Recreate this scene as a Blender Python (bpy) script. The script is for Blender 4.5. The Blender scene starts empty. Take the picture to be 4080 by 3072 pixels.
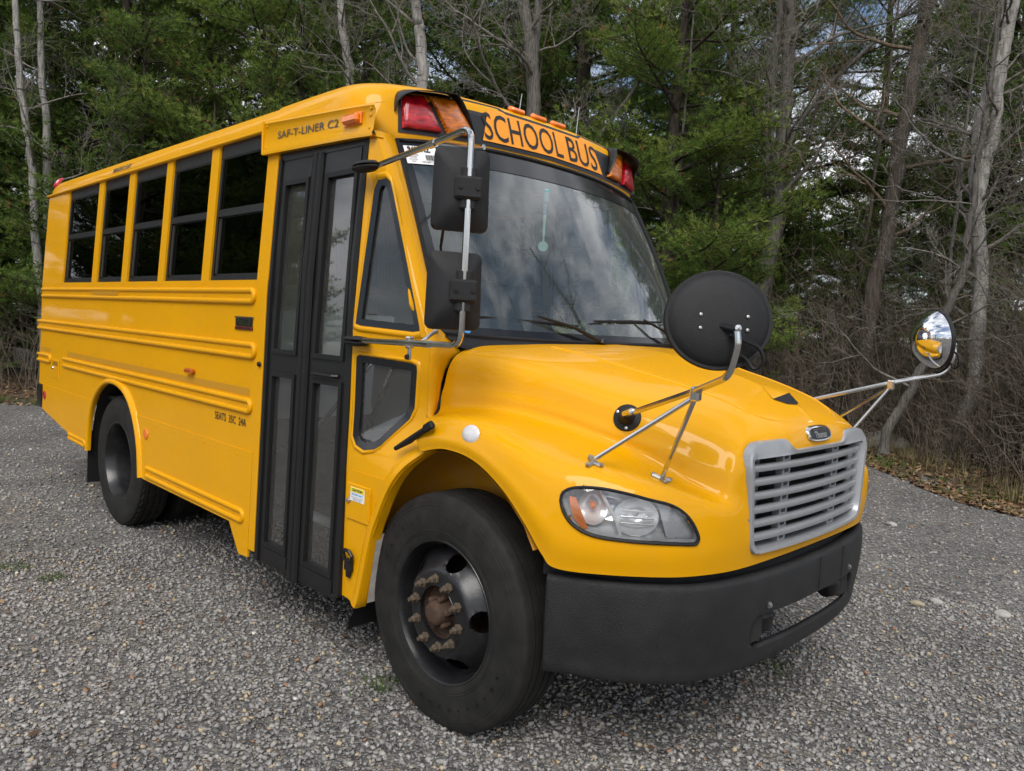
import bpy, bmesh, math, random
import numpy as np
from mathutils import Vector, Matrix, geometry
from mathutils.bvhtree import BVHTree

scene = bpy.context.scene
COL = scene.collection
RND = random.Random(7)

# ------------------------------------------------------------------ camera
def look_basis(yaw, pitch, roll):
    cy, sy, cp, sp = math.cos(yaw), math.sin(yaw), math.cos(pitch), math.sin(pitch)
    f = Vector((cy*cp, sy*cp, sp)); r = Vector((sy, -cy, 0)); u = r.cross(f)
    cr, sr = math.cos(roll), math.sin(roll)
    return r*cr+u*sr, u*cr-r*sr, f
cam_data = bpy.data.cameras.new('camera')
cam = bpy.data.objects.new('camera', cam_data); COL.objects.link(cam)
_r, _u, _f = look_basis(math.radians(134.6627), math.radians(-4.3694), math.radians(3.0395))
_m = Matrix((( _r.x, _u.x, -_f.x, 2.3763), (_r.y, _u.y, -_f.y, -3.1928), (_r.z, _u.z, -_f.z, 1.7184), (0, 0, 0, 1)))
cam.matrix_world = _m
cam_data.sensor_width = 36.0; cam_data.lens = 36*3006.58/4080
cam_data.clip_start = 0.05; cam_data.clip_end = 3000
scene.camera = cam

# ------------------------------------------------------------------ light
SUN_EL, SUN_AZ = math.radians(48), math.radians(-52)      # azimuth measured from +X towards +Y
world = bpy.data.worlds.new('World'); scene.world = world; world.use_nodes = True
wt = world.node_tree; wn = wt.nodes; wl = wt.links
bg = wn['Background']
sky = wn.new('ShaderNodeTexSky'); sky.sky_type = 'NISHITA'; sky.sun_disc = False
sky.sun_elevation = SUN_EL; sky.sun_rotation = math.pi/2-SUN_AZ
sky.air_density = 1.0; sky.dust_density = 1.0; sky.ozone_density = 1.5
tc = wn.new('ShaderNodeTexCoord'); mp = wn.new('ShaderNodeMapping'); mp.inputs['Scale'].default_value = (1, 1, 2.2)
nz = wn.new('ShaderNodeTexNoise'); nz.inputs['Scale'].default_value = 2.1; nz.inputs['Detail'].default_value = 9; nz.inputs['Roughness'].default_value = .56
nz.inputs['Distortion'].default_value = .35
rp = wn.new('ShaderNodeValToRGB'); rp.color_ramp.elements[0].position = .40; rp.color_ramp.elements[1].position = .56
rp2 = wn.new('ShaderNodeValToRGB'); rp2.color_ramp.elements[0].position = .45; rp2.color_ramp.elements[1].position = .75
rp2.color_ramp.elements[0].color = (12.5, 12.7, 13.2, 1); rp2.color_ramp.elements[1].color = (4.6, 5.0, 5.8, 1)
nz2 = wn.new('ShaderNodeTexNoise'); nz2.inputs['Scale'].default_value = 3.3; nz2.inputs['Detail'].default_value = 7
mx = wn.new('ShaderNodeMix'); mx.data_type = 'RGBA'
wl.new(tc.outputs['Generated'], mp.inputs['Vector']); wl.new(mp.outputs[0], nz.inputs['Vector']); wl.new(mp.outputs[0], nz2.inputs['Vector'])
wl.new(nz.outputs['Fac'], rp.inputs[0]); wl.new(nz2.outputs['Fac'], rp2.inputs[0])
wl.new(rp.outputs[0], mx.inputs[0]); wl.new(sky.outputs[0], mx.inputs[6]); wl.new(rp2.outputs[0], mx.inputs[7])
wl.new(mx.outputs[2], bg.inputs['Color']); bg.inputs['Strength'].default_value = 0.085
sun_d = bpy.data.lights.new('sun', 'SUN'); sun_d.energy = 2.2; sun_d.angle = math.radians(34); sun_d.color = (1, .96, .9)
sun = bpy.data.objects.new('sun', sun_d); COL.objects.link(sun)
_sd = Vector((math.cos(SUN_EL)*math.cos(SUN_AZ), math.cos(SUN_EL)*math.sin(SUN_AZ), math.sin(SUN_EL)))
sun.rotation_euler = _sd.to_track_quat('Z', 'Y').to_euler(); sun.location = _sd*50
vs = scene.view_settings; vs.view_transform = 'Standard'; vs.look = 'None'; vs.exposure = 0.36; vs.gamma = 1.0; vs.use_curve_mapping = False
scene.cycles.max_bounces = 6; scene.cycles.diffuse_bounces = 3; scene.cycles.adaptive_threshold = .03; scene.cycles.transmission_bounces = 4; scene.cycles.transparent_max_bounces = 24; scene.cycles.glossy_bounces = 4
scene.cycles.caustics_reflective = False; scene.cycles.caustics_refractive = False

# ------------------------------------------------------------------ helpers
def link(o, parent=None, label=None, cat=None, group=None, kind=None):
    COL.objects.link(o)
    if parent is not None: o.parent = parent
    if label: o['label'] = label
    if cat: o['category'] = cat
    if group: o['group'] = group
    if kind: o['kind'] = kind
    return o
def empty(name, loc=(0, 0, 0), **k):
    o = bpy.data.objects.new(name, None); o.location = loc; o.empty_display_size = .3
    return link(o, **k)
def lerp(a, b, t): return a+(b-a)*t
def interp(x, xs, ys):
    return float(np.interp(x, xs, ys))

class MB:
    def __init__(s): s.v = []; s.f = []
    def add(s, vs_, fs):
        n = len(s.v); s.v += [tuple(p) for p in vs_]; s.f += [tuple(i+n for i in f) for f in fs]; return s
    def box(s, c, size, rot=None, bev=0.0):
        hx, hy, hz = (d/2 for d in size)
        if bev > 0:
            b = min(bev, hx*.9, hy*.9, hz*.9); pts = []
            idx = {}
            for sx in (-1, 1):
                for sy in (-1, 1):
                    for sz in (-1, 1):
                        for a in range(3):
                            p = [sx*(hx-b), sy*(hy-b), sz*(hz-b)]; p[a] = (sx*hx, sy*hy, sz*hz)[a]
                            idx[sx, sy, sz, a] = len(pts); pts.append(p)
            fs = []
            S = ((-1, -1), (1, -1), (1, 1), (-1, 1))
            def k(a, sa, u, v):
                o = [0, 0, 0]; o[a] = sa; b1, b2 = (a+1) % 3, (a+2) % 3; o[b1] = u; o[b2] = v; return tuple(o)
            for a in range(3):
                for sa in (-1, 1):
                    q = [idx[k(a, sa, u, v)+(a,)] for u, v in S]; fs.append(q if sa > 0 else q[::-1])
            for a in range(3):      # edges running along axis a
                b1, b2 = (a+1) % 3, (a+2) % 3
                for s1 in (-1, 1):
                    for s2 in (-1, 1):
                        lo = k(a, -1, s1, s2); hi = k(a, 1, s1, s2)
                        q = [idx[lo+(b1,)], idx[hi+(b1,)], idx[hi+(b2,)], idx[lo+(b2,)]]
                        fs.append(q if s1*s2 < 0 else q[::-1])
            for sx in (-1, 1):
                for sy in (-1, 1):
                    for sz in (-1, 1):
                        q = [idx[sx, sy, sz, a] for a in range(3)]; fs.append(q if sx*sy*sz > 0 else q[::-1])
        else:
            pts = [(sx*hx, sy*hy, sz*hz) for sx in (-1, 1) for sy in (-1, 1) for sz in (-1, 1)]
            fs = [(0, 1, 3, 2), (4, 6, 7, 5), (0, 4, 5, 1), (2, 3, 7, 6), (0, 2, 6, 4), (1, 5, 7, 3)]
        if rot is not None: pts = [rot @ Vector(p) for p in pts]
        return s.add([(p[0]+c[0], p[1]+c[1], p[2]+c[2]) for p in pts], fs)
    def tube(s, pts, r, n=8, caps=True, closed=False, squash=None):
        P = [Vector(p) for p in pts]; m = len(P); rs = r if isinstance(r, (list, tuple)) else [r]*m
        rings = []; ref = None
        for i, p in enumerate(P):
            if closed: t = P[(i+1) % m]-P[i-1]
            else: t = P[min(i+1, m-1)]-P[max(i-1, 0)]
            t.normalize()
            if ref is None:
                ref = Vector((0, 0, 1)) if abs(t.z) < .9 else Vector((1, 0, 0))
            a = (ref-t*ref.dot(t))
            if a.length < 1e-6: a = t.orthogonal()
            a.normalize(); b = t.cross(a); ref = a
            rings.append([p+(a*math.cos(2*math.pi*k/n)+b*math.sin(2*math.pi*k/n))*rs[i] for k in range(n)])
        vs_ = [q for g in rings for q in g]; fs = []
        for i in range(m if closed else m-1):
            j = (i+1) % m
            for k in range(n): fs.append((i*n+k, i*n+(k+1) % n, j*n+(k+1) % n, j*n+k))
        if caps and not closed: fs += [tuple(range(n))[::-1], tuple((m-1)*n+k for k in range(n))]
        return s.add(vs_, fs)
    def lathe(s, prof, n=32, M=None, close=False):
        # prof: (radius, height) around local Z
        vs_ = []; fs = []; m = len(prof)
        for k in range(n):
            a = 2*math.pi*k/n
            for (r, h) in prof: vs_.append(Vector((r*math.cos(a), r*math.sin(a), h)))
        for k in range(n):
            k2 = (k+1) % n
            for i in range(m if close else m-1):
                i2 = (i+1) % m
                fs.append((k*m+i, k2*m+i, k2*m+i2, k*m+i2))
        if M is not None: vs_ = [M @ v for v in vs_]
        return s.add(vs_, fs)
    def grid(s, rows, flip=False, closed_u=False):
        m, n = len(rows), len(rows[0]); vs_ = [p for r in rows for p in r]; fs = []
        for i in range(m-1):
            for j in range(n if closed_u else n-1):
                j2 = (j+1) % n
                q = (i*n+j, i*n+j2, (i+1)*n+j2, (i+1)*n+j)
                fs.append(q[::-1] if flip else q)
        return s.add(vs_, fs)
    def sheet(s, outer, fn, holes=(), thick=None, maxlen=None):
        """flat polygon (a,b) with holes, mapped by fn(a,b)->xyz; thick: vector offset for a back side"""
        def sub(l):
            if not maxlen: return list(l)
            o = []
            for i, p in enumerate(l):
                q = l[(i+1) % len(l)]; d = math.dist(p, q); k = max(1, int(math.ceil(d/maxlen)))
                o += [(lerp(p[0], q[0], t/k), lerp(p[1], q[1], t/k)) for t in range(k)]
            return o
        loops = [sub(outer)]+[sub(h) for h in holes]
        flat = [p for l in loops for p in l]
        tris = geometry.tessellate_polygon([[Vector((p[0], p[1], 0)) for p in l] for l in loops])
        tris = [t for t in tris]
        def area(t):
            a, b, c_ = (flat[i] for i in t); return (b[0]-a[0])*(c_[1]-a[1])-(b[1]-a[1])*(c_[0]-a[0])
        tris = [t if area(t) > 0 else (t[0], t[2], t[1]) for t in tris if abs(area(t)) > 1e-12]
        top = [fn(*p) for p in flat]
        s.add(top, tris)
        if thick is not None:
            n0 = len(s.v)-len(top)
            t = thick
            nb = len(s.v)
            s.v += [(p[0]+t[0], p[1]+t[1], p[2]+t[2]) for p in top]
            s.f += [(a+nb, c_+nb, b+nb) for a, b, c_ in tris]
            o = 0
            for l in loops:
                for i in range(len(l)):
                    j = (i+1) % len(l)
                    s.f.append((n0+o+i, nb+o+i, nb+o+j, n0+o+j))
                o += len(l)
        return s
    def mirror(s):
        n = len(s.v); s.v += [(x, -y, z) for x, y, z in s.v]; s.f += [tuple(i+n for i in f)[::-1] for f in s.f]; return s
    def flip(s):
        s.v = [(x, -y, z) for x, y, z in s.v]; s.f = [f[::-1] for f in s.f]; return s
    def mesh(s, name, mats, smooth=True, angle=35, mi=None):
        me = bpy.data.meshes.new(name); me.from_pydata([tuple(v) for v in s.v], [], s.f)
        for m_ in (mats if isinstance(mats, (list, tuple)) else [mats]): me.materials.append(m_)
        if mi is not None: me.polygons.foreach_set('material_index', mi)
        bm = bmesh.new(); bm.from_mesh(me); bmesh.ops.recalc_face_normals(bm, faces=bm.faces)
        if smooth:
            for f in bm.faces: f.smooth = True
            ca = math.radians(angle)
            for e in bm.edges:
                if len(e.link_faces) == 2 and e.calc_face_angle(0) > ca: e.smooth = False
        bm.to_mesh(me); bm.free(); me.update()
        return me
    def obj(s, name, mats, parent=None, smooth=True, angle=35, loc=None, **k):
        o = bpy.data.objects.new(name, s.mesh(name, mats, smooth, angle))
        if loc is not None: o.location = loc
        return link(o, parent=parent, **k)
def dupe(o, parent=None, loc=None, rot=None, label=None, scale=None):
    c = o.copy(); COL.objects.link(c)
    c.parent = parent
    if loc is not None: c.location = loc
    if rot is not None: c.rotation_euler = rot
    if scale is not None: c.scale = scale
    if label: c['label'] = label
    return c
def dupe_tree(o, parent=None, **k):
    kids = [x for x in COL.objects if x.parent == o]
    c = dupe(o, parent, **k)
    for ch in kids: dupe_tree(ch, c)
    return c
def crom(P, k):
    """Catmull-Rom resample of a list of points, k pieces per span"""
    P = [np.array(p, float) for p in P]; out = []
    for i in range(len(P)-1):
        p1, p2 = P[i], P[i+1]
        p0 = P[i-1] if i > 0 else 2*p1-p2; p3 = P[i+2] if i+2 < len(P) else 2*p2-p1
        for j in range(k):
            t = j/k
            out.append(.5*((2*p1)+(-p0+p2)*t+(2*p0-5*p1+4*p2-p3)*t*t+(-p0+3*p1-3*p2+p3)*t**3))
    out.append(P[-1]); return out
def text_mesh(txt, size, bold=0.0, xs=1.0, depth=0.0, spacing=1.0, shear=0.0):
    cu = bpy.data.curves.new('t', 'FONT'); cu.body = txt; cu.size = size; cu.offset = bold; cu.extrude = depth
    cu.space_character = spacing; cu.align_x = 'CENTER'; cu.align_y = 'CENTER'; cu.shear = shear; cu.resolution_u = 3
    o = bpy.data.objects.new('t', cu); COL.objects.link(o)
    dg = bpy.context.evaluated_depsgraph_get(); dg.update()
    me = bpy.data.meshes.new_from_object(o.evaluated_get(dg))
    v = [(p.co.x*xs, p.co.y, p.co.z) for p in me.vertices]; f = [tuple(p.vertices) for p in me.polygons]
    bpy.data.objects.remove(o); bpy.data.curves.remove(cu); bpy.data.meshes.remove(me)
    return v, f
def text_on(name, txt, fn, mat_, parent, size, w=None, **k):
    """text whose (a,b) plane coordinates are mapped by fn; w fits the total width"""
    v, f = text_mesh(txt, size, **k)
    x0 = min(p[0] for p in v); x1 = max(p[0] for p in v); y0 = min(p[1] for p in v); y1 = max(p[1] for p in v)
    sx = (w/(x1-x0)) if w else 1; sy = size/(y1-y0); cx, cy = (x0+x1)/2, (y0+y1)/2
    m = MB().add([fn((p[0]-cx)*sx, (p[1]-cy)*sy) for p in v], f)
    return m.obj(name, mat_, parent, smooth=False)

# ------------------------------------------------------------------ materials
def newmat(name):
    m = bpy.data.materials.new(name); m.use_nodes = True
    return m, m.node_tree.nodes, m.node_tree.links, m.node_tree.nodes['Principled BSDF']
def mat(name, col, rough=.5, metal=0.0, var=.06, vscale=6.0, bump=0.0, bscale=60.0, coat=0.0, spec=.5, dust=0.0, rvar=.08, dustcol=(.25, .23, .2)):
    m, n, l, b = newmat(name)
    b.inputs['Metallic'].default_value = metal; b.inputs['Specular IOR Level'].default_value = spec
    b.inputs['Coat Weight'].default_value = coat; b.inputs['Coat Roughness'].default_value = .035
    t = n.new('ShaderNodeTexCoord'); z = n.new('ShaderNodeTexNoise'); z.inputs['Scale'].default_value = vscale; z.inputs['Detail'].default_value = 6
    l.new(t.outputs['Object'], z.inputs['Vector'])
    r = n.new('ShaderNodeMapRange'); r.inputs['To Min'].default_value = 1-var*2; r.inputs['To Max'].default_value = 1+var*2
    l.new(z.outputs['Fac'], r.inputs['Value'])
    x = n.new('ShaderNodeMix'); x.data_type = 'RGBA'; x.blend_type = 'MULTIPLY'; x.inputs[0].default_value = 1
    x.inputs[6].default_value = (*col, 1); l.new(r.outputs[0], x.inputs[7])
    out = x.outputs[2]
    if dust > 0:
        z3 = n.new('ShaderNodeTexNoise'); z3.inputs['Scale'].default_value = 9; z3.inputs['Detail'].default_value = 9; z3.inputs['Roughness'].default_value = .7
        l.new(t.outputs['Object'], z3.inputs['Vector'])
        q = n.new('ShaderNodeMapRange'); q.inputs['From Min'].default_value = .42; q.inputs['From Max'].default_value = .72; q.inputs['To Max'].default_value = dust
        l.new(z3.outputs['Fac'], q.inputs['Value'])
        d = n.new('ShaderNodeMix'); d.data_type = 'RGBA'; l.new(q.outputs[0], d.inputs[0]); l.new(out, d.inputs[6]); d.inputs[7].default_value = (*dustcol, 1)
        out = d.outputs[2]
    l.new(out, b.inputs['Base Color'])
    rr = n.new('ShaderNodeMapRange'); rr.inputs['To Min'].default_value = max(.02, rough-rvar); rr.inputs['To Max'].default_value = min(1, rough+rvar)
    z2 = n.new('ShaderNodeTexNoise'); z2.inputs['Scale'].default_value = vscale*2.3; z2.inputs['Detail'].default_value = 5
    l.new(t.outputs['Object'], z2.inputs['Vector']); l.new(z2.outputs['Fac'], rr.inputs['Value']); l.new(rr.outputs[0], b.inputs['Roughness'])
    if bump > 0:
        z4 = n.new('ShaderNodeTexNoise'); z4.inputs['Scale'].default_value = bscale; z4.inputs['Detail'].default_value = 4
        l.new(t.outputs['Object'], z4.inputs['Vector'])
        bp = n.new('ShaderNodeBump'); bp.inputs['Strength'].default_value = bump; bp.inputs['Distance'].default_value = .004
        l.new(z4.outputs['Fac'], bp.inputs['Height']); l.new(bp.outputs[0], b.inputs['Normal'])
    return m
def glass(name, tint, rough=0.0, ior=1.5, haze=.0, dcol=(.4, .39, .37), k=1.7):
    """thin pane: tinted see-through plus Fresnel mirror reflection"""
    m, n, l, b = newmat(name); n.remove(b); out = n['Material Output']
    tr = n.new('ShaderNodeBsdfTransparent'); tr.inputs[0].default_value = (*tint, 1)
    gl = n.new('ShaderNodeBsdfGlossy'); gl.inputs['Roughness'].default_value = rough; gl.inputs[0].default_value = (1, 1, 1, 1)
    fr = n.new('ShaderNodeFresnel'); fr.inputs[0].default_value = ior
    mm = n.new('ShaderNodeMath'); mm.operation = 'MULTIPLY'; mm.inputs[1].default_value = k; mm.use_clamp = True
    l.new(fr.outputs[0], mm.inputs[0])
    ms = n.new('ShaderNodeMixShader'); l.new(mm.outputs[0], ms.inputs[0]); l.new(tr.outputs[0], ms.inputs[1]); l.new(gl.outputs[0], ms.inputs[2])
    last = ms.outputs[0]
    if haze > 0:
        t = n.new('ShaderNodeTexCoord'); z = n.new('ShaderNodeTexNoise'); z.inputs['Scale'].default_value = 7; z.inputs['Detail'].default_value = 10
        z.inputs['Roughness'].default_value = .7
        l.new(t.outputs['Object'], z.inputs['Vector'])
        q = n.new('ShaderNodeMapRange'); q.inputs['From Min'].default_value = -.5; q.inputs['From Max'].default_value = 1.3; q.inputs['To Max'].default_value = haze
        l.new(z.outputs['Fac'], q.inputs['Value'])
        df = n.new('ShaderNodeBsdfDiffuse'); df.inputs[0].default_value = (*dcol, 1)
        m2 = n.new('ShaderNodeMixShader'); l.new(q.outputs[0], m2.inputs[0]); l.new(last, m2.inputs[1]); l.new(df.outputs[0], m2.inputs[2]); last = m2.outputs[0]
    l.new(last, out.inputs['Surface'])
    return m
YEL = mat('school_bus_yellow_paint', (.71, .332, .0), .45, var=.04, vscale=1.6, coat=.36, spec=.08, rvar=.07, bump=.02, bscale=5, dust=.045, dustcol=(.35, .27, .15))
YELW = mat('yellow_paint_worn', (.66, .30, .006), .45, var=.08, vscale=9, dust=.35, dustcol=(.3, .28, .25))
BLK = mat('black_rubber', (.010, .010, .0105), .6, spec=.3, var=.15, vscale=14, bump=.12, bscale=160)
BLKP = mat('black_paint', (.009, .009, .0095), .42, var=.1, vscale=8, coat=.08, spec=.3, dust=.05, dustcol=(.1, .1, .1))
BLKPL = mat('black_textured_plastic', (.012, .012, .013), .55, spec=.35, var=.12, vscale=22, bump=.5, bscale=420)
BUMPM = mat('black_pebbled_bumper', (.0105, .0105, .0112), .5, spec=.42, var=.15, vscale=5, bump=1.0, bscale=300, dust=.10, dustcol=(.11, .11, .11))
TYRE = mat('tyre_rubber', (.0125, .012, .0112), .8, spec=.3, var=.25, vscale=9, bump=.35, bscale=90, dust=.16, dustcol=(.07, .064, .058))
RIM = mat('black_painted_steel_rim', (.010, .010, .0115), .30, var=.15, vscale=12, bump=.1, bscale=60, dust=.12, dustcol=(.08, .078, .075))
RUST = mat('rusty_hub', (.055, .029, .016), .85, var=.35, vscale=30, bump=.7, bscale=80, dust=.3, dustcol=(.085, .06, .04))
NUT = mat('dusty_lug_nut', (.10, .075, .05), .7, metal=.2, var=.25, vscale=60, bump=.5, bscale=150)
CHR = mat('stainless_tube', (.62, .61, .59), .16, metal=1, var=.05, vscale=10, rvar=.06)
CHRM = mat('mirror_chrome', (.82, .83, .85), .015, metal=1, var=.0, rvar=.0)
GRIL = mat('silver_painted_grille', (.345, .355, .37), .38, metal=.3, var=.03, vscale=10, coat=.3)
DARK = mat('dark_underbody', (.012, .011, .010), .8, var=.3, vscale=8, dust=.2, dustcol=(.04, .035, .03))
RAD = mat('radiator_core', (.016, .016, .016), .6, var=.2, vscale=40)
REDL = mat('red_lens', (.42, .004, .02), .12, var=.1, vscale=30, coat=.8)
AMBL = mat('amber_lens', (.85, .20, .008), .14, var=.1, vscale=30, coat=.8)
DECAL = mat('black_vinyl_decal', (.012, .012, .013), .5, var=.03)
DECG = mat('grey_vinyl_decal', (.055, .05, .04), .5, var=.03)
TAPE = mat('retroreflective_yellow_tape', (.50, .235, .008), .42, var=.05, vscale=200)
SIGN = mat('orange_yellow_sign_sheet', (.86, .315, .018), .5, var=.02)
WHT = mat('white_label', (.78, .78, .78), .6, var=.02)
BLUE = mat('blue_sticker', (.05, .30, .68), .5, var=.05)
GRYI = mat('grey_interior_panel', (.34, .355, .355), .6, var=.05)
SEAT = mat('dark_vinyl_seat', (.02, .024, .03), .55, var=.1)
STEEL = mat('bare_steel', (.45, .44, .42), .35, metal=1, var=.1, vscale=30)
ALU = mat('diamond_tread_step', (.42, .42, .42), .45, metal=.3, var=.1, vscale=40)
GLT = glass('tinted_side_glass', (.025, .028, .028), k=.62)
GLW = glass('windshield_glass', (.74, .82, .81), haze=.10, dcol=(.46, .58, .60), k=2.4)  # pale diffuse haze paints sky brightness into the clean windshield
GLD = glass('door_glass', (.86, .88, .87), haze=.14, k=1.8)
GLL = glass('clear_lens', (.93, .94, .95))

# ================================================================== THE BUS
# bus frame: X forward, Y to the bus's left, Z up, origin on the ground under the front axle
BUS = empty('school_bus', (0, 0, 0), label='short yellow school bus parked on the gravel, black bumper and round hood mirrors', cat='school bus')
def YS(z):                                        # outer face of the right-hand side wall
    return -1.22-.024*(1.15-z) if z <= 1.905 else lerp(-1.202, -1.145, (z-1.905)/.83)

# ---- hood and front fenders: eight lengthwise curves from the cowl round to the nose centre
HL = [
 [(-.12,-1.2,1.175),(.04,-1.205,1.21),(.22,-1.205,1.192),(.38,-1.2,1.11),(.5,-1.19,1.0),(.575,-1.17,.90),(.63,-1.148,.857),(.783,-1.05,.855),(.94,-.88,.855),(1.02,-.72,.857),(1.055,-.55,.858),(1.067,-.27,.858),(1.07,0,.858)],
 [(-.15,-1.2,1.235),(.03,-1.205,1.262),(.22,-1.205,1.248),(.40,-1.2,1.175),(.53,-1.19,1.09),(.61,-1.17,1.02),(.68,-1.135,.985),(.81,-1.045,.975),(.955,-.885,.97),(1.035,-.73,.968),(1.066,-.56,.962),(1.076,-.27,.96),(1.08,0,.96)],
 [(-.18,-1.13,1.30),(0,-1.15,1.335),(.2,-1.15,1.335),(.39,-1.14,1.285),(.53,-1.12,1.24),(.635,-1.09,1.215),(.71,-1.05,1.20),(.835,-.965,1.175),(.945,-.85,1.145),(1.025,-.74,1.10),(1.06,-.60,1.06),(1.08,-.28,1.06),(1.085,0,1.06)],
 [(-.2,-1.04,1.33),(0,-.995,1.36),(.2,-.95,1.357),(.38,-.895,1.328),(.52,-.85,1.293),(.62,-.815,1.265),(.71,-.787,1.238),(.81,-.757,1.20),(.91,-.722,1.163),(.985,-.675,1.145),(1.045,-.61,1.145),(1.078,-.29,1.16),(1.083,0,1.16)],
 [(-.21,-1.012,1.43),(0,-.962,1.44),(.2,-.912,1.425),(.37,-.858,1.396),(.51,-.81,1.36),(.61,-.777,1.336),(.71,-.748,1.312),(.81,-.716,1.286),(.91,-.68,1.26),(.985,-.642,1.245),(1.04,-.583,1.245),(1.074,-.3,1.26),(1.08,0,1.26)],
 [(-.165,-.955,1.60),(0,-.905,1.585),(.2,-.845,1.55),(.36,-.79,1.513),(.5,-.74,1.478),(.6,-.706,1.453),(.7,-.672,1.427),(.8,-.64,1.398),(.9,-.605,1.364),(.97,-.567,1.34),(1.02,-.51,1.328),(1.058,-.3,1.335),(1.066,0,1.34)],
 [(-.085,-.62,1.645),(.03,-.57,1.638),(.2,-.53,1.613),(.36,-.5,1.58),(.48,-.47,1.553),(.58,-.45,1.533),(.68,-.43,1.51),(.78,-.405,1.484),(.87,-.385,1.456),(.93,-.36,1.432),(.98,-.32,1.41),(1.025,-.21,1.392),(1.035,0,1.392)],
 [(-.03,0,1.66),(.06,0,1.655),(.22,0,1.642),(.36,0,1.62),(.48,0,1.598),(.58,0,1.577),(.67,0,1.556),(.76,0,1.53),(.83,0,1.506),(.88,0,1.486),(.92,0,1.469),(.96,0,1.45),(.985,0,1.436)],
]
KU, KV = 9, 10
_long = [crom(c, KU) for c in HL]
_rows = [crom([_long[k][i] for k in range(8)], KV) for i in range(len(_long[0]))]   # each station: bottom -> centre
HV = np.array(_rows); HM, HN = HV.shape[:2]
HV = HV.reshape(-1, 3)
HV[HV[:, 1] > -.0005, 1] = 0
HF = [(i*HN+j, (i+1)*HN+j, (i+1)*HN+j+1, i*HN+j+1) for i in range(HM-1) for j in range(HN-1)]
def in_poly(p, poly):
    c = False; n = len(poly); x, y = p
    for i in range(n):
        x1, y1 = poly[i]; x2, y2 = poly[i-1]
        if (y1 > y) != (y2 > y) and x < (x2-x1)*(y-y1)/(y2-y1)+x1: c = not c
    return c
def near_poly(p, poly):
    best = (9e9, None)
    for i in range(len(poly)):
        a = np.array(poly[i-1]); b = np.array(poly[i]); d = b-a; L = d@d
        t = 0 if L == 0 else min(1, max(0, ((np.array(p)-a)@d)/L)); q = a+d*t
        e = math.hypot(q[0]-p[0], q[1]-p[1])
        if e < best[0]: best = (e, q)
    return best
def cut_hole(V, F, to2d, from2d, poly, ok, tol):
    """snap nearby vertices to the outline and split the faces into (outside, inside)"""
    x0 = min(p[0] for p in poly)-tol; x1 = max(p[0] for p in poly)+tol; y0 = min(p[1] for p in poly)-tol; y1 = max(p[1] for p in poly)+tol
    used = set(i for f in F for i in f)
    for i in used:
        if not ok(V[i]): continue
        p = to2d(V[i])
        if x0 < p[0] < x1 and y0 < p[1] < y1:
            e, q = near_poly(p, poly)
            if e < tol: V[i] = from2d(V[i], q)
    out, ins = [], []
    for f in F:
        c = np.mean([V[i] for i in f], axis=0)
        (ins if ok(c) and in_poly(to2d(c), poly) else out).append(f)
    return out, ins
GRILLE = [(0, 1.288), (-.225, 1.288), (-.25, 1.297), (-.285, 1.326), (-.31, 1.333), (-.47, 1.330), (-.52, 1.322), (-.55, 1.303), (-.568, 1.275), (-.572, 1.235), (-.545, .97), (-.535, .935), (-.512, .912), (-.47, .905), (-.3, .902), (0, .90)]
HF, _gr = cut_hole(HV, HF, lambda v: (v[1], v[2]), lambda v, q: np.array((v[0], q[0], q[1])), GRILLE+[(.1, .9), (.1, 1.288)], lambda v: v[0] > .95, .011)
# head lamp opening, outlined in (lengthwise run across the corner, height)
def lamp2d(v): return ((v[0]-v[1]*-1)*.70710678, v[2])      # s = (x + y)/sqrt2 : 0 at the corner diagonal
LAMP = [(-.364,1.109),(-.359,1.133),(-.335,1.151),(-.289,1.161),(-.219,1.162),(-.135,1.152),(-.05,1.134),(.022,1.119),(.072,1.094),(.108,1.057),(.133,1.010),(.131,.988),(.112,.981),(.008,.984),(-.098,.987),(-.202,.993),(-.271,1.005),(-.324,1.034),(-.353,1.073)]
def lamp_from(v, q):
    d = q[0]-lamp2d(v)[0]; return np.array((v[0]+d*.7071, v[1]+d*.7071, q[1]))
HF, HLAMP = cut_hole(HV, HF, lamp2d, lamp_from, LAMP, lambda v: v[1] < -.6 and v[0] > .5, .009)
_hb = MB().add(HV, HF)
_edge = [HV[i*HN] for i in range(HM)]            # lower edge gets a folded-in return
_hb.grid([[tuple(p) for p in _edge], [tuple(np.array(p)+np.array((-.012 if p[0] > .6 else 0, .03, -.004))) for p in _edge], [tuple(np.array(p)+np.array((-.02 if p[0] > .6 else 0, .05, .03))) for p in _edge]])
_hb.mirror()
hood = _hb.obj('hood', YEL, BUS, angle=50)
HBVH = BVHTree.FromPolygons([tuple(v) for v in HV], [tuple(f) for f in HF]+[tuple(f) for f in HLAMP]+[tuple(f) for f in _gr])
def hood_hit(o, d):
    h = HBVH.ray_cast(Vector(o), Vector(d).normalized()); return h[0], h[1]
def hood_top(x, y):
    h = HBVH.ray_cast(Vector((x, -abs(y), 3)), Vector((0, 0, -1))); return h[0]
# raised bead along each hood crease
_bd = crom(HL[6][:12], 4)
for s in (1, -1):
    MB().tube([(p[0], p[1]*s, p[2]-.003) for p in _bd[4:]], [.008]*(len(_bd[4:])-3)+[.006, .004, .001], 8).obj('hood_bead', YEL, BUS)
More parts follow.
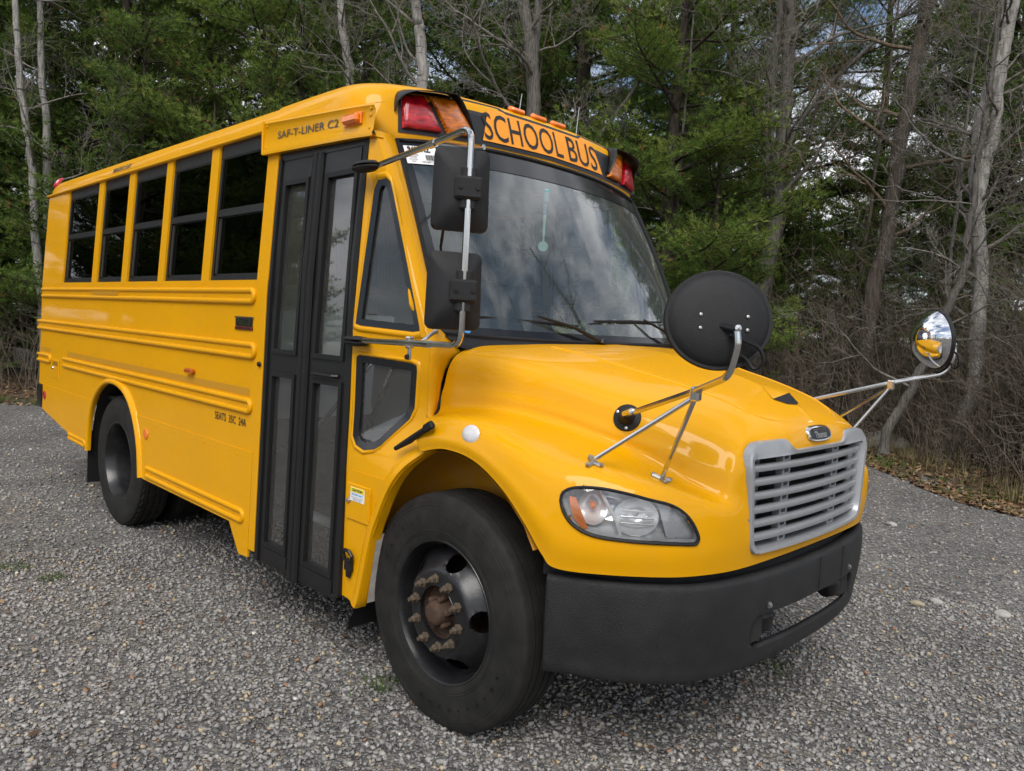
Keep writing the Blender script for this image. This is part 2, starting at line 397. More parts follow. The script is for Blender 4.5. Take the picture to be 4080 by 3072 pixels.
# hood latch scoop in the middle of the hood
_sc = []
def hz(x, y, d=0): 
    p = hood_top(x, y); return (x, y, (p.z if p else 1.45)+d)
MB().add([hz(.79, 0, .002), hz(.90, -.10, .004), hz(.915, -.04, .022), hz(.925, 0, .034), hz(.915, .04, .022), hz(.90, .10, .004), hz(.955, -.06, .001), hz(.975, 0, .002), hz(.955, .06, .001)],
         [(0, 1, 2), (0, 2, 3), (0, 3, 4), (0, 4, 5)]).obj('hood_scoop', YEL, hood, angle=60)
MB().add([hz(.90, -.10, .004), hz(.915, -.04, .021), hz(.925, 0, .033), hz(.915, .04, .021), hz(.90, .10, .004), hz(.945, -.055, .003), hz(.962, 0, .003), hz(.945, .055, .003)],
         [(0, 5, 1), (1, 5, 6, 2), (2, 6, 7, 3), (3, 7, 4)]).obj('scoop_mouth', BLKPL, hood, angle=60)
# ---- head lamps (bowl, lens, turn signal, reflector) right and left
def head_lamp(side):
    idx = sorted(set(i for f in HLAMP for i in f)); mp_ = {i: k for k, i in enumerate(idx)}
    P = np.array([HV[i] for i in idx]); F = [tuple(mp_[i] for i in f) for f in HLAMP]
    inw = np.array((-.62, .78, 0.0)); S = np.array((1, side, 1))
    cen = P.mean(0)
    lens = MB().add((P+np.array((.006, -.006, 0)))*S, F)
    t = lamp2d
    B = []
    for p in P:
        s, z = t(p); e, q = near_poly((s, z), LAMP); dpt = min(1, e/.035)
        B.append(p+inw*(.012+.085*dpt))
    bowl = MB().add(np.array(B)*S, F)
    lam = bowl.obj('headlight', CHRB, BUS, angle=60)
    lens.obj('lens', GLL, lam, angle=60)
    ring = []
    for k in range(len(LAMP)):
        s, z = LAMP[k]
        h = HBVH.ray_cast(Vector((1.5+s*.7071, -1.5+s*.7071, z)), Vector((-1, 1, 0)).normalized())
        ring.append(h[0])
    rr = [np.array(p) for p in crom([tuple(p) for p in ring]+[tuple(ring[0])], 4)[:-1]]
    MB().tube([tuple((p+np.array((.003, -.003, 0)))*S) for p in rr], .0068, 6, closed=True).obj('bezel', BLKP, lam)
    def strip(name, pts, m_, off=.05, w=None):
        o = []
        for (s, z) in pts:
            h = HBVH.ray_cast(Vector((1.5+s*.7071, -1.5+s*.7071, z)), Vector((-1, 1, 0)).normalized())[0]
            o.append(tuple((np.array(h)+inw*off)*S))
        return MB().add(o, [tuple(range(len(o)))]).obj(name, m_, lam, smooth=False)
    strip('side_reflector', [(-.335, 1.124), (-.312, 1.121), (-.29, 1.075), (-.265, 1.016), (-.283, 1.012), (-.316, 1.046), (-.331, 1.093)], AMBL, .016)
    # upright rib between the two reflectors and the low beam reflector itself
    def inpt(s, z, off):
        h = HBVH.ray_cast(Vector((1.5+s*.7071, -1.5+s*.7071, z)), Vector((-1, 1, 0)).normalized())[0]
        return (np.array(h)+inw*off)*S
    MB().tube([tuple(inpt(s, z, .03)) for s, z in ((-.226, 1.155), (-.206, 1.116), (-.177, 1.066), (-.15, .996))], .007, 6).obj('rib', CHRB, lam)
    for nm, (cs, cz), (rx, rz), mm in (('turn_reflector', (-.25, 1.088), (.052, .062), CHRB), ('beam_reflector', (-.095, 1.065), (.082, .068), CHRB)):
        rows = []
        for k in range(7):
            u = k/6
            rows.append([tuple(inpt(cs+math.cos(a)*rx*(1-u*.86), cz+math.sin(a)*rz*(1-u*.86), .028+.055*(1-(1-u)**2))) for a in np.linspace(0, 2*math.pi, 28, endpoint=False)])
        MB().grid(rows, closed_u=True).obj(nm, mm, lam)
    c0 = inpt(-.25, 1.092, .05); MB().lathe([(0, .016), (.009, .013), (.013, 0), (.013, -.02)], 12, Matrix.Translation(Vector(c0)) @ Vector((.7, -.7*side, 0)).to_track_quat('Z', 'Y').to_matrix().to_4x4()).obj('turn_bulb', AMBL, lam)
    for z in (1.04, 1.062, 1.085): 
        MB().tube([tuple(inpt(s, z+.002*math.sin(s*30), .035)) for s in np.linspace(-.15, -.03, 6)], .004, 5).obj('flute', CHRB, lam)
    strip('shroud', [(-.02, 1.118), (.03, 1.105), (.085, 1.06), (.118, 1.01), (.115, .992), (.02, .992)], SMOK, .03)
    return lam
CHRB = mat('lamp_reflector_chrome', (.95, .955, .96), .16, metal=.42, var=.04, vscale=20, rvar=.08)
SMOK = mat('lamp_grey_shroud', (.50, .51, .52), .3, metal=.4, var=.1, vscale=30)
head_lamp(1); head_lamp(-1)
# ---- grille
gfull = GRILLE+[(-y, z) for y, z in GRILLE[-2:0:-1]]
def gx(y, z): return 1.085-.028*(abs(y)/.58)**2.2-.22*max(0, z-1.25)
def hx(y, z):
    h = HBVH.ray_cast(Vector((2, -abs(y), z)), Vector((-1, 0, 0)))[0]
    return h.x if h else gx(y, z)
cen = np.array((0, 1.1))
def inset(poly, d):
    o = []; n = len(poly)
    for i in range(n):
        a, b, c_ = (np.array(poly[(i+k) % n]) for k in (-1, 0, 1))
        t1 = (b-a)/np.linalg.norm(b-a); t2 = (c_-b)/np.linalg.norm(c_-b)
        n1 = np.array((-t1[1], t1[0])); n2 = np.array((-t2[1], t2[0])); m_ = n1+n2; m_ /= np.linalg.norm(m_)
        o.append(tuple(b+m_*d/max(.5, m_@n1)))
    return o
def resamp(poly, d):
    o = []
    for i in range(len(poly)):
        a, b = np.array(poly[i]), np.array(poly[(i+1) % len(poly)]); k = max(1, int(np.linalg.norm(b-a)/d)); o += [tuple(a+(b-a)*t/k) for t in range(k)]
    return o
go = resamp([(y*1.012, 1.11+(z-1.11)*1.02) for y, z in gfull], .03)
gi = inset(inset(go, .012), .0)
GIN = [(y*.948, lerp(1.105, z, .915)) for y, z in go]
GIN = [(y, min(z, 1.272)) for y, z in GIN]
rows = []
rows.append([(gx(y, z)-.025, y, z) for y, z in go]); rows.append([(gx(y, z)+.006, y, z) for y, z in go])
rows.append([(gx(y, z)+.013, lerp(y, b[0], .18), lerp(z, b[1], .18)) for (y, z), b in zip(go, GIN)])
rows.append([(gx(y, z)+.012, lerp(y, b[0], .85), lerp(z, b[1], .85)) for (y, z), b in zip(go, GIN)])
rows.append([(gx(*b)+.002, b[0], b[1]) for b in GIN]); rows.append([(gx(*b)-.07, b[0]*.99, b[1]) for b in GIN])
grl = MB().grid(rows, closed_u=True).obj('grille', GRIL, BUS, angle=40)
zb = [1.232-.0545*k for k in range(6)]
for z in zb:
    w = interp(z, [.9, 1.3], [.505, .528])
    ys = np.linspace(-w, w, 25); rws = []
    def bx(y): return gx(y, z)-.024+.012*(1-(y/w)**2)
    for (dx, dz) in ((-.03, .008), (0, .0145), (.012, .010), (.015, -.002), (.009, -.013), (-.03, -.017)):
        rws.append([(bx(y)+dx, y, z+dz) for y in ys])
    MB().grid(rws).obj('bar', GRIL, grl, angle=50)
for s in (-1, 1):
    for k in range(7):
        z = (zb[k-1] if k else 1.286)-.027
        y0 = s*.245; x0 = gx(y0, z)-.03
        b = MB(); b.sheet([(-.034, -.023), (.034, -.023), (.034, .023), (-.034, .023)], lambda a, c_: (x0, y0+a, z+c_), [[(-.02, -.011), (.02, -.011), (.02, .011), (-.02, .011)]], thick=(-.03, 0, 0)); b.obj('bracket', GRIL, grl, smooth=False)
    for k in range(6):
        z = zb[k]-.027; y0 = s*.487
        if k == 5: z = zb[k]-.024
        MB().box((gx(y0, z)-.045, y0, z), (.01, .055, .05)).obj('end_plate', GRIL, grl, smooth=False)
    MB().box((.985, s*.385, 1.09), (.02, .03, .36)).obj('upright', GRIL, grl, smooth=False)
MB().box((.955, 0, 1.09), (.02, 1.16, .42)).obj('radiator', RAD, BUS, smooth=False)
_ls = MB()
for k in range(46): _ls.box((.968, 0, .895+k*.0088), (.006, 1.06, .003))
_ls.obj('radiator_fins', RAD, BUS, smooth=False, kind='stuff')
# maker's badge on the nose
bx0 = hx(0, 1.345)
def oval(w, h, n=40, p=3.0): return [(math.copysign(abs(math.cos(a))**(2/p), math.cos(a))*w, math.copysign(abs(math.sin(a))**(2/p), math.sin(a))*h) for a in np.linspace(0, 2*math.pi, n, endpoint=False)]
o1 = oval(.112, .032); o2 = oval(.100, .025)
def nosex(y, z): 
    return hx(y, z)
bd = MB(); bd.grid([[(nosex(y, 1.342+z)-.01, y, 1.342+z) for y, z in o1], [(nosex(y, 1.342+z)+.008, y, 1.342+z) for y, z in o1], [(nosex(y, 1.342+z)+.013, y*.95, 1.342+z*.92) for y, z in o1], [(nosex(y, 1.342+z)+.012, y, 1.342+z) for y, z in o2]], closed_u=True)
badge = bd.obj('nose_badge', CHR, BUS, angle=50)
MB().sheet(o2, lambda y, z: (nosex(y, 1.342+z)+.011, y, 1.342+z)).obj('badge_plate', BLKP, badge, smooth=False)
text_on('badge_lettering', 'Thomas', lambda a, b: (nosex(a, 1.34+b)+.0135, a, 1.338+b), STEEL, badge, .028, w=.115, bold=.0006)
MB().box((nosex(0, 1.358)+.0135, -.005, 1.3585), (.002, .13, .004)).obj('badge_rule', STEEL, badge, smooth=False)

# ---- front bumper
BP = [(1.105, 0), (1.103, .2), (1.085, .43), (1.052, .63), (1.008, .77), (.935, .885), (.815, 1.0), (.67, 1.085), (.585, 1.145)]
bpl = [np.array(p) for p in crom(BP, 8)]; bpl = [np.array((p[0], -p[1])) for p in bpl[::-1]][:-1]+bpl
prof = [(-.055, .812), (-.02, .822), (.0, .812), (.006, .79), (.008, .74), (.006, .68), (.001, .62), (-.006, .56), (-.013, .51), (-.018, .465), (-.03, .442), (-.07, .437)]
prof = [tuple(p) for p in crom([(a, 0, b) for a, b in prof], 4)]; prof = [(p[0], p[2]) for p in prof]
BV = []
for q in range(len(prof)):
    for i, p in enumerate(bpl):
        t = bpl[min(i+1, len(bpl)-1)]-bpl[max(i-1, 0)]; t /= np.linalg.norm(t); n_ = np.array((t[1], -t[0])); 
        if n_[0] < 0: n_ = -n_
        off, z = prof[q]; e = max(0, (abs(p[1])-1.05)/.1); zz = z
        BV.append((p[0]+n_[0]*off-.0, p[1]+n_[1]*off-(0 if q < 3 else 0), zz))
BV = np.array(BV); nb_ = len(bpl)
BF = [(q*nb_+i, q*nb_+i+1, (q+1)*nb_+i+1, (q+1)*nb_+i) for q in range(len(prof)-1) for i in range(nb_-1)]
OPEN = [(-.44, .658), (.44, .658), (.475, .64), (.49, .60), (.487, .545), (.46, .526), (-.46, .526), (-.487, .545), (-.49, .60), (-.475, .64)]
BF, _ = cut_hole(BV, BF, lambda v: (v[1], v[2]), lambda v, q: np.array((v[0], q[0], q[1])), OPEN, lambda v: True, .013)
bb = MB().add(BV, BF)
BMESH = bb.mesh('bumper', BUMPM, angle=50)
bumper = link(bpy.data.objects.new('front_bumper', BMESH), parent=BUS)
sm = bumper.modifiers.new('thick', 'SOLIDIFY'); sm.thickness = .022; sm.offset = -1
BBVH = BVHTree.FromPolygons([tuple(v) for v in BV], BF)
def bumx(y, z):
    h = BBVH.ray_cast(Vector((2, y, z)), Vector((-1, 0, 0)))[0]; return h.x if h else 1.1
for s in (-1, 1):
    MB().lathe([(0, .012), (.008, .012), (.010, .008), (.010, .004), (.015, .003), (.015, 0)], 6, Matrix.Translation((bumx(s*.40, .69), s*.40, .69)) @ Matrix.Rotation(math.pi/2, 4, 'Y')).obj('bolt', STEEL, bumper, smooth=False)
    MB().box((bumx(.16+s*.13, .75)+.001, .16+s*.13, .742), (.004, .0045, .14)).obj('seam_line', DARK, bumper, smooth=False)
    MB().tube([(.99, s*.33, .66), (1.03, s*.33, .60), (1.04, s*.335, .555)], [.055, .06, .035], 12).obj('tow_hook', BLKP, BUS)
for (y, z) in ((-.9, .6), (-.72, .6), (-.95, .5), (-.74, .5), (-.62, .49), (.06, .74), (-.03, .72)):
    x = bumx(y, z); MB().lathe([(.0, .0005), (.005, .0005)], 8, Matrix.Translation((x+.002, y-.001, z)) @ Matrix.Rotation(math.pi/2, 4, 'Y')).obj('bolt_hole', DARK, bumper, smooth=False)
# dark hardware between hood and bumper, condenser mesh seen through the bumper slot
MB().add([(p[0]-.06, p[1]*.96, .80) for p in bpl]+[(p[0]-.06, p[1]*.96, .872) for p in bpl], [(i, i+1, nb_+i+1, nb_+i) for i in range(nb_-1)]).obj('valance', BLKPL, BUS)
_cm = MB()
for k in range(24): _cm.box((.93, -.36+k*.018, .66), (.008, .003, .2))
for k in range(7): _cm.box((.934, -.15, .57+k*.03), (.006, .43, .004))
_cm.obj('oil_cooler', RAD, BUS, smooth=False)
MB().box((.72, 0, .74), (.3, .9, .18), bev=.03).obj('front_crossmember', DARK, BUS)
MB().box((.62, -.43, .66), (.9, .09, .24), bev=.01).obj('frame_rail', DARK, BUS); MB().box((.62, .43, .66), (.9, .09, .24), bev=.01).obj('frame_rail', DARK, BUS)

# ================================================================== BODY
def wall(a, b): return (a, YS(b), b)                     # (x, z) -> right side wall
def wallo(d): return lambda a, b: (a, YS(b)-d, b)
ARCH = [(-3.262,.505),(-3.30,.70),(-3.37,.85),(-3.47,.975),(-3.60,1.065),(-3.75,1.112),(-3.90,1.124),(-4.05,1.108),(-4.20,1.045),(-4.33,.94),(-4.41,.80),(-4.44,.65),(-4.445,.52)]
ARCH = [tuple(p[:2]) for p in crom([(a, b, 0) for a, b in ARCH], 2)]
XF, XR = -1.575, -6.04
up_outer = [(XR, .938), (-4.345, .938)]+[p for p in ARCH[::-1] if p[1] > .94]+[(-3.435, .938), (XF, .938), (XF, 1.91), (XR, 1.91)]
low_front = [(-3.262, .505), (-1.822, .505), (-1.685, .345), (XF, .352), (XF, .945), (-3.43, .945)]+[p for p in ARCH[::-1] if p[1] < .94 and p[0] > -3.9][0:]
low_front = [(-3.262, .505), (-1.822, .505), (-1.685, .345), (XF, .352), (XF, .945), (-3.44, .945)]+sorted([p for p in ARCH if p[1] < .94 and p[0] > -3.9 and p[1] > .51], key=lambda p: -p[1])
low_rear = [(-4.445, .52), (-4.485, .518), (-5.0, .583), (-5.885, .709), (-5.885, .945)]+[(-4.335, .945)]+sorted([p for p in ARCH if p[1] < .94 and p[0] < -3.9 and p[1] > .53], key=lambda p: -p[1])
for nm, side in (('right', 0), ('left', 1)):
    def fin(m, name, mt, par=BUS, **k):
        if side: m.flip()
        return m.obj(name, mt, par, **k)
    wl_ = fin(MB().sheet(up_outer, wall, maxlen=.5), 'side_panel', YEL, smooth=False)
    fin(MB().sheet(low_front, wallo(.005), thick=(0, .012, 0), maxlen=.5), 'skirt_panel', YEL, smooth=False)
    fin(MB().sheet(low_rear, wallo(.005), thick=(0, .012, 0), maxlen=.5), 'skirt_panel', YEL, smooth=False)
    # wheel arch flare
    fl = []
    for i, p in enumerate(ARCH):
        a = np.array(ARCH[max(i-1, 0)]); b = np.array(ARCH[min(i+1, len(ARCH)-1)]); t = (b-a)/np.linalg.norm(b-a); n_ = np.array((t[1], -t[0]))
        n_ = n_ if n_ @ (np.array(p)-np.array((-3.87, .55))) > 0 else -n_
        q = np.array(p)
        fl.append([(q[0], YS(q[1])+(.10 if q[0] > -3.9 else .012), q[1])]+[((q+n_*d)[0], YS(q[1])-o, (q+n_*d)[1]) for d, o in ((-.004, .012), (.002, .026), (.016, .030), (.032, .022), (.046, .006), (.05, -.004))])
    nf = int(len(fl)*.62) if side == 0 else len(fl)
    fin(MB().grid(fl), 'wheel_arch_flare', YEL, wl_, angle=60)
    # window posts
    posts = [(XR, -5.372), (-4.546, -4.424), (-3.836, -3.716), (-3.101, -2.996), (-2.376, -2.267), (-1.631, -1.50)] if side == 0 else [(XR, -5.372), (-4.546, -4.424), (-3.836, -3.716), (-3.101, -2.996), (-2.376, -2.267), (-1.631, -1.54)]
    for (a, b) in posts:
        fin(MB().sheet([(a, 1.908), (b, 1.908), (b, 2.737), (a, 2.737)], wallo(.0), thick=(0, .05, 0)), 'window_post', YEL, wl_, smooth=False)
    wins = [(-5.372, -4.546), (-4.424, -3.836), (-3.716, -3.101), (-2.996, -2.376), (-2.267, -1.631)]
    if side: wins.append((-1.54, -1.0))
    for k, (a, b) in enumerate(wins):
        def wf(d): return lambda x, z: (x, YS(z)+d, z)
        fr = MB().sheet([(a, 1.908), (b, 1.908), (b, 2.737), (a, 2.737)], wf(.014), [[(a+.028, 1.938), (b-.028, 1.938), (b-.028, 2.655), (a+.028, 2.655)]], thick=(0, .03, 0))
        w_ = fin(fr, 'window', BLKP, smooth=False)
        fin(MB().sheet([(a+.02, 2.298), (b-.02, 2.298), (b-.02, 2.333), (a+.02, 2.333)], wf(.010), thick=(0, .025, 0)), 'mid_rail', BLKP, w_, smooth=False)
        for (z0, z1, d, ins) in ((1.938, 2.30, .030, .062), (2.33, 2.655, .022, .036)):
            fin(MB().sheet([(a+ins, z0+.012), (b-.03, z0+.012), (b-.03, z1-.004), (a+ins, z1-.004)], wf(d)), 'pane', GLT, w_, smooth=False)
            fin(MB().sheet([(a+.026, z0), (b-.026, z0), (b-.026, z1), (a+.026, z1)], wf(d-.004), [[(a+ins, z0+.014), (b-.034, z0+.014), (b-.034, z1-.008), (a+ins, z1-.008)]], thick=(0, .012, 0)), 'sash', BLKP, w_, smooth=False)
            fin(MB().box((a+ins-.006, YS((z0+z1)/2)+d-.012, (z0+z1)/2), (.004, .010, z1-z0-.03), rot=Matrix.Rotation(-.07 if z0 > 0 else 0, 3, 'X')), 'slide_channel', DECG, w_, smooth=False)
    # rub rails: two beads joined by a round end, with a shallow channel between
    def rail(x0, x1, z0, z1, zs=0.0, both=False, r=.0165):
        zc0, zc1 = z0+r, z1-r; R = (zc1-zc0)/2; zm = (zc0+zc1)/2
        pts = [(x0, zc1)]; k = max(2, int((x1-x0)/.35))
        pts += [(lerp(x0, x1-R-r, t/k), zc1) for t in range(1, k+1)]
        pts += [(x1-R-r+R*math.sin(a), zm+R*math.cos(a)) for a in np.linspace(.2, math.pi-.2, 9)]
        pts += [(lerp(x1-R-r, x0, t/k), zc0) for t in range(0, k+1)]
        sl = lambda x, z: z+zs*(x-x0)
        m = MB().tube([(x, YS(sl(x, z))-.004, sl(x, z)) for x, z in pts], r, 10, closed=both)
        m.sheet([(x0, zc0), (x1-R-r, zc0), (x1-R, zm), (x1-R-r, zc1), (x0, zc1)], lambda a, b: (a, YS(sl(a, b))-.007, sl(a, b)), maxlen=.5)
        return fin(m, 'rub_rail', YEL, angle=50)
    rail(-5.99, -1.625, 1.771, 1.866); rail(-6.10, -1.59, 1.462, 1.561); rail(-5.235, -1.605, 1.152, 1.245)
    rail(-6.075, -5.64, 1.155, 1.243); rail(-3.135, -1.632, .522, .612, both=True); rail(-4.985, -4.525, .535, .60, zs=-.02, both=True, r=.014)
    # gutter over the windows
    gp = [(-.0, 2.728), (-.016, 2.730), (-.022, 2.738), (-.018, 2.748), (-.004, 2.752)]
    xs_ = np.linspace(-6.05, -1.62, 12)
    fin(MB().grid([[(x, YS(2.735)+o, z) for x in xs_] for o, z in gp]), 'drip_rail', YEL, angle=60)
    # rivets: dome heads joined, too small to pick apart
    rv = MB()
    def rivet(x, z, d=.0, r=.0078):
        y = YS(z)-d; n0 = 6
        rv.add([(x, y-.0055, z)]+[(x+r*math.cos(a), y-.0005, z+r*math.sin(a)) for a in np.linspace(0, 2*math.pi, n0, endpoint=False)], [(0, 1+i, 1+(i+1) % n0) for i in range(n0)])
    for x in np.arange(-5.8, -4.4, .125): rivet(x, .915, .006)
    for x in np.arange(-3.3, -1.62, .155): rivet(x, .913, .006, .0075)
    for z in (1.815, 1.51, 1.198):
        for x in np.arange(-5.1 if z < 1.3 else -5.9, -1.7, .36):
            rivet(x, z, .008); rivet(x+.05, z, .008)
    for z in np.arange(.42, 2.7, .16): rivet(-1.592, z, .0, .0055)
    for z in np.arange(1.0, 2.7, .2): rivet(-5.40, z, 0, .005); rivet(-6.0, z, 0, .005)
    for x in np.arange(-3.05, -1.7, .16): rivet(x, .567, .010)
    for a, b in posts[1:-1]: rivet((a+b)/2-.02, 1.89); rivet((a+b)/2+.02, 1.89)
    fin(rv, 'rivets', YEL, smooth=True, kind='stuff')
# vertical panel seam strips either side of the entrance door, and door header plate
door_post = MB().sheet([(XF+.004, .40), (-1.503, .40), (-1.503, 2.60), (XF+.004, 2.60)], wallo(.004), thick=(0, .05, 0), maxlen=.4).obj('door_post', YEL, BUS, smooth=False)
# ---- roof
RS = [(1.138, 2.745), (1.132, 2.79), (1.105, 2.845), (1.05, 2.885), (.95, 2.92), (.78, 2.955), (.5, 2.99), (.25, 3.003), (0, 3.008)]
RS = [(-p[0], p[2]) for p in crom([(a, 0, b) for a, b in RS], 2)]; RS = RS+[(-a, b) for a, b in RS[-2::-1]]
rr = []
for x, s, dz in ((-6.13, .90, -.07), (-6.10, .965, -.03), (-6.04, .99, -.006), (-5.9, 1, 0), (-5, 1, 0), (-4, 1, 0), (-3, 1, 0), (-2.4, 1, 0), (-1.62, 1, 0)):
    rr.append([(x, a*s, 2.745+(b-2.745)*s+dz*(1 if b > 2.8 else .4)) for a, b in RS])
roof = MB().grid(rr).obj('roof', YEL, BUS, angle=40)
text_on('emergency_exit_lettering', 'EMERGENCY EXIT', lambda a, b: (-4.06+a, -1.133-.004+(b+.01)*.30, 2.797+b), DECG, roof, .034, w=.40, bold=.001)
# rear wall
RW = [(1.20, .94), (1.20, 1.9), (1.145, 2.72)]
rb = MB().sheet([(-1.205, .72), (1.205, .72), (1.18, 1.9), (1.12, 2.72), (1.0, 2.86), (.6, 2.94), (-.6, 2.94), (-1.0, 2.86), (-1.12, 2.72), (-1.18, 1.9)], lambda a, b: (-6.105, a, b)).obj('rear_wall', YEL, BUS, smooth=False)
for s in (-1, 1):
    MB().grid([[(-6.105, s*(abs(YS(z))-.04), z) for z in (.72, 1.4, 1.905, 2.3, 2.74)], [(-6.09, s*(abs(YS(z))-.012), z) for z in (.72, 1.4, 1.905, 2.3, 2.74)], [(XR, s*abs(YS(z)), z) for z in (.72, 1.4, 1.905, 2.3, 2.74)]]).obj('rear_corner', YEL, BUS, angle=60)
    MB().lathe([(0, .03), (.02, .028), (.03, .018), (.033, 0)], 12, Matrix.Translation((-6.0, s*1.075, 2.875)) @ Vector((0, s*.8, .6)).to_track_quat('Z', 'X').to_matrix().to_4x4() @ Matrix.Diagonal((1.9, .8, 1, 1))).obj('rear_marker_lamp', REDL, BUS)
rbp = [(-5.895, -1.235), (-6.06, -1.235), (-6.12, -1.20), (-6.16, -1.05), (-6.17, 0)]; rbp = rbp+[(a, -b) for a, b in rbp[-2::-1]]
MB().grid([[(x+.03, y*.98, .935) for x, y in rbp], [(x, y, .925) for x, y in rbp], [(x-.006, y*1.004, .82) for x, y in rbp], [(x, y, .722) for x, y in rbp], [(x+.03, y*.98, .712) for x, y in rbp]]).obj('rear_bumper', BLKP, BUS, angle=40)
# ---- front roof cap over the windshield: six rows from glass top to roof
CAP = [
 [(-1.62,-1.158,2.70),(-1.2,-1.158,2.64),(-.92,-1.15,2.60),(-.80,-1.115,2.596),(-.735,-1.05,2.598),(-.70,-.965,2.604),(-.64,-.75,2.624),(-.592,-.48,2.641),(-.572,-.22,2.648),(-.567,0,2.650)],
 [(-1.62,-1.155,2.74),(-1.2,-1.153,2.70),(-.92,-1.145,2.665),(-.80,-1.11,2.66),(-.735,-1.045,2.655),(-.70,-.96,2.655),(-.643,-.75,2.675),(-.598,-.48,2.69),(-.580,-.22,2.697),(-.575,0,2.70)],
 [(-1.62,-1.145,2.79),(-1.2,-1.14,2.785),(-.94,-1.13,2.79),(-.83,-1.095,2.80),(-.768,-1.03,2.812),(-.738,-.945,2.826),(-.69,-.75,2.848),(-.655,-.48,2.862),(-.642,-.22,2.868),(-.638,0,2.87)],
 [(-1.62,-1.11,2.848),(-1.2,-1.108,2.85),(-.98,-1.095,2.858),(-.885,-1.055,2.868),(-.83,-.99,2.88),(-.80,-.905,2.892),(-.76,-.72,2.908),(-.735,-.46,2.918),(-.725,-.21,2.924),(-.722,0,2.926)],
 [(-1.62,-1.05,2.892),(-1.22,-1.045,2.897),(-1.06,-1.02,2.905),(-1.0,-.975,2.915),(-.97,-.92,2.922),(-.95,-.84,2.93),(-.92,-.68,2.94),(-.90,-.44,2.952),(-.89,-.2,2.958),(-.888,0,2.96)],
 [(-1.62,-.90,2.940),(-1.3,-.90,2.944),(-1.22,-.86,2.95),(-1.19,-.82,2.954),(-1.17,-.78,2.957),(-1.16,-.71,2.961),(-1.15,-.58,2.968),(-1.14,-.38,2.978),(-1.14,-.18,2.985),(-1.14,0,2.987)],
 [(-1.62,-.55,2.99),(-1.55,-.55,2.99),(-1.52,-.53,2.99),(-1.5,-.50,2.99),(-1.5,-.47,2.99),(-1.5,-.43,2.992),(-1.5,-.35,2.996),(-1.5,-.23,3.0),(-1.5,-.11,3.003),(-1.5,0,3.004)],
 [(-1.64,-.45,2.99),(-1.64,-.43,2.99),(-1.64,-.4,2.99),(-1.64,-.38,2.99),(-1.64,-.36,2.99),(-1.64,-.32,2.992),(-1.64,-.26,2.996),(-1.64,-.17,3.0),(-1.64,-.08,3.003),(-1.64,0,3.004)],
]
_cr = [crom(r, 6) for r in CAP]
_cc = [crom([_cr[k][i] for k in range(len(CAP))], 6) for i in range(len(_cr[0]))]
CV = np.array(_cc); CM, CN = CV.shape[:2]; CVf = CV.reshape(-1, 3); CVf[CVf[:, 1] > -.0005, 1] = 0
CF = [(i*CN+j, (i+1)*CN+j, (i+1)*CN+j+1, i*CN+j+1) for i in range(CM-1) for j in range(CN-1)]
CBVH = BVHTree.FromPolygons([tuple(v) for v in CVf], CF)
def leftcap(v):                                   # the driver's side corner is swept further back
    x, y, z = v; e = max(0, -y-.93)*min(1, max(0, (x+1.5)/.5)); return (x-.95*e, -y-.15*e, z)
_n = len(CVf); cap = MB().add(CVf, CF).add([leftcap(v) for v in CVf], [f[::-1] for f in CF]).obj('roof_cap', YEL, BUS, angle=50)
# skin between the cap lower edge and the windshield (lip)
_lip = _cr[0]
for q_ in (_lip, [leftcap(p) for p in _lip]):
    MB().grid([[tuple(p) for p in q_], [(p[0], p[1], p[2]-.006) for p in q_], [(p[0]-.02, p[1]*.985, p[2]-.006) for p in q_]]).obj('cap_lip', YEL, cap, angle=40)
def capx(y, z, d=0):
    h = CBVH.ray_cast(Vector((1, -abs(y), z)), Vector((-1, 0, 0)))
    return (h[0].x if h[0] else -.75)+d
# black lamp panels and sign sheet on the header
def header_patch(name, poly, m_, par, d, step=.05, thick=None):
    m = MB(); ys = [p[0] for p in poly]; 
    # fine strips so that the patch follows the curve of the header
    pts = resamp(poly, step)
    y0, y1 = min(ys), max(ys); n = max(1, int((y1-y0)/step))
    for k in range(n):
        a, b = y0+(y1-y0)*k/n, y0+(y1-y0)*(k+1)/n
        cl = clip(clip(list(poly), 0, a, True), 0, b, False)
        if len(cl) >= 3: m.sheet(cl, lambda y, z: (capx(y, z, d), y, z), maxlen=.08)
    return m.obj(name, m_, par, smooth=False)
def clip(poly, ax, v, keep_gt):
    o = []
    for i in range(len(poly)):
        p, q = poly[i-1], poly[i]; ip = (p[ax] >= v) == keep_gt or p[ax] == v; iq = (q[ax] >= v) == keep_gt or q[ax] == v
        if ip != iq:
            t = (v-p[ax])/(q[ax]-p[ax]); o.append((lerp(p[0], q[0], t), lerp(p[1], q[1], t)))
        if iq: o.append(q)
    return o
BLKB = mat('black_header_paint', (.014, .014, .015), .42, var=.06)
hdr = header_patch('header_black_band', [(-.965, 2.635), (-.6, 2.652), (0, 2.668), (.6, 2.652), (.965, 2.635), (.957, 2.74), (.94, 2.825), (.89, 2.862), (.62, 2.885), (.33, 2.895), (.30, 2.880), (0, 2.880), (-.30, 2.880), (-.33, 2.895), (-.62, 2.885), (-.89, 2.862), (-.94, 2.825), (-.957, 2.74)], BLKB, cap, .004)
sgn = header_patch('school_bus_sign', [(-.50, 2.680), (0, 2.692), (.50, 2.680), (.435, 2.862), (.33, 2.872), (.30, 2.862), (-.30, 2.862), (-.33, 2.872), (-.435, 2.862)], SIGN, cap, .007)
for txt, yc, wd in (('SCHOOL', -.185, .60), ('BUS', .31, .285)):
    text_on('sign_lettering', txt, lambda a, b: (capx(a+yc, 2.776+b-.010*((a+yc)/.45)**2, .0095), a+yc, 2.776+b-.010*((a+yc)/.45)**2), DECAL, sgn, .148, w=wd, bold=.0004)
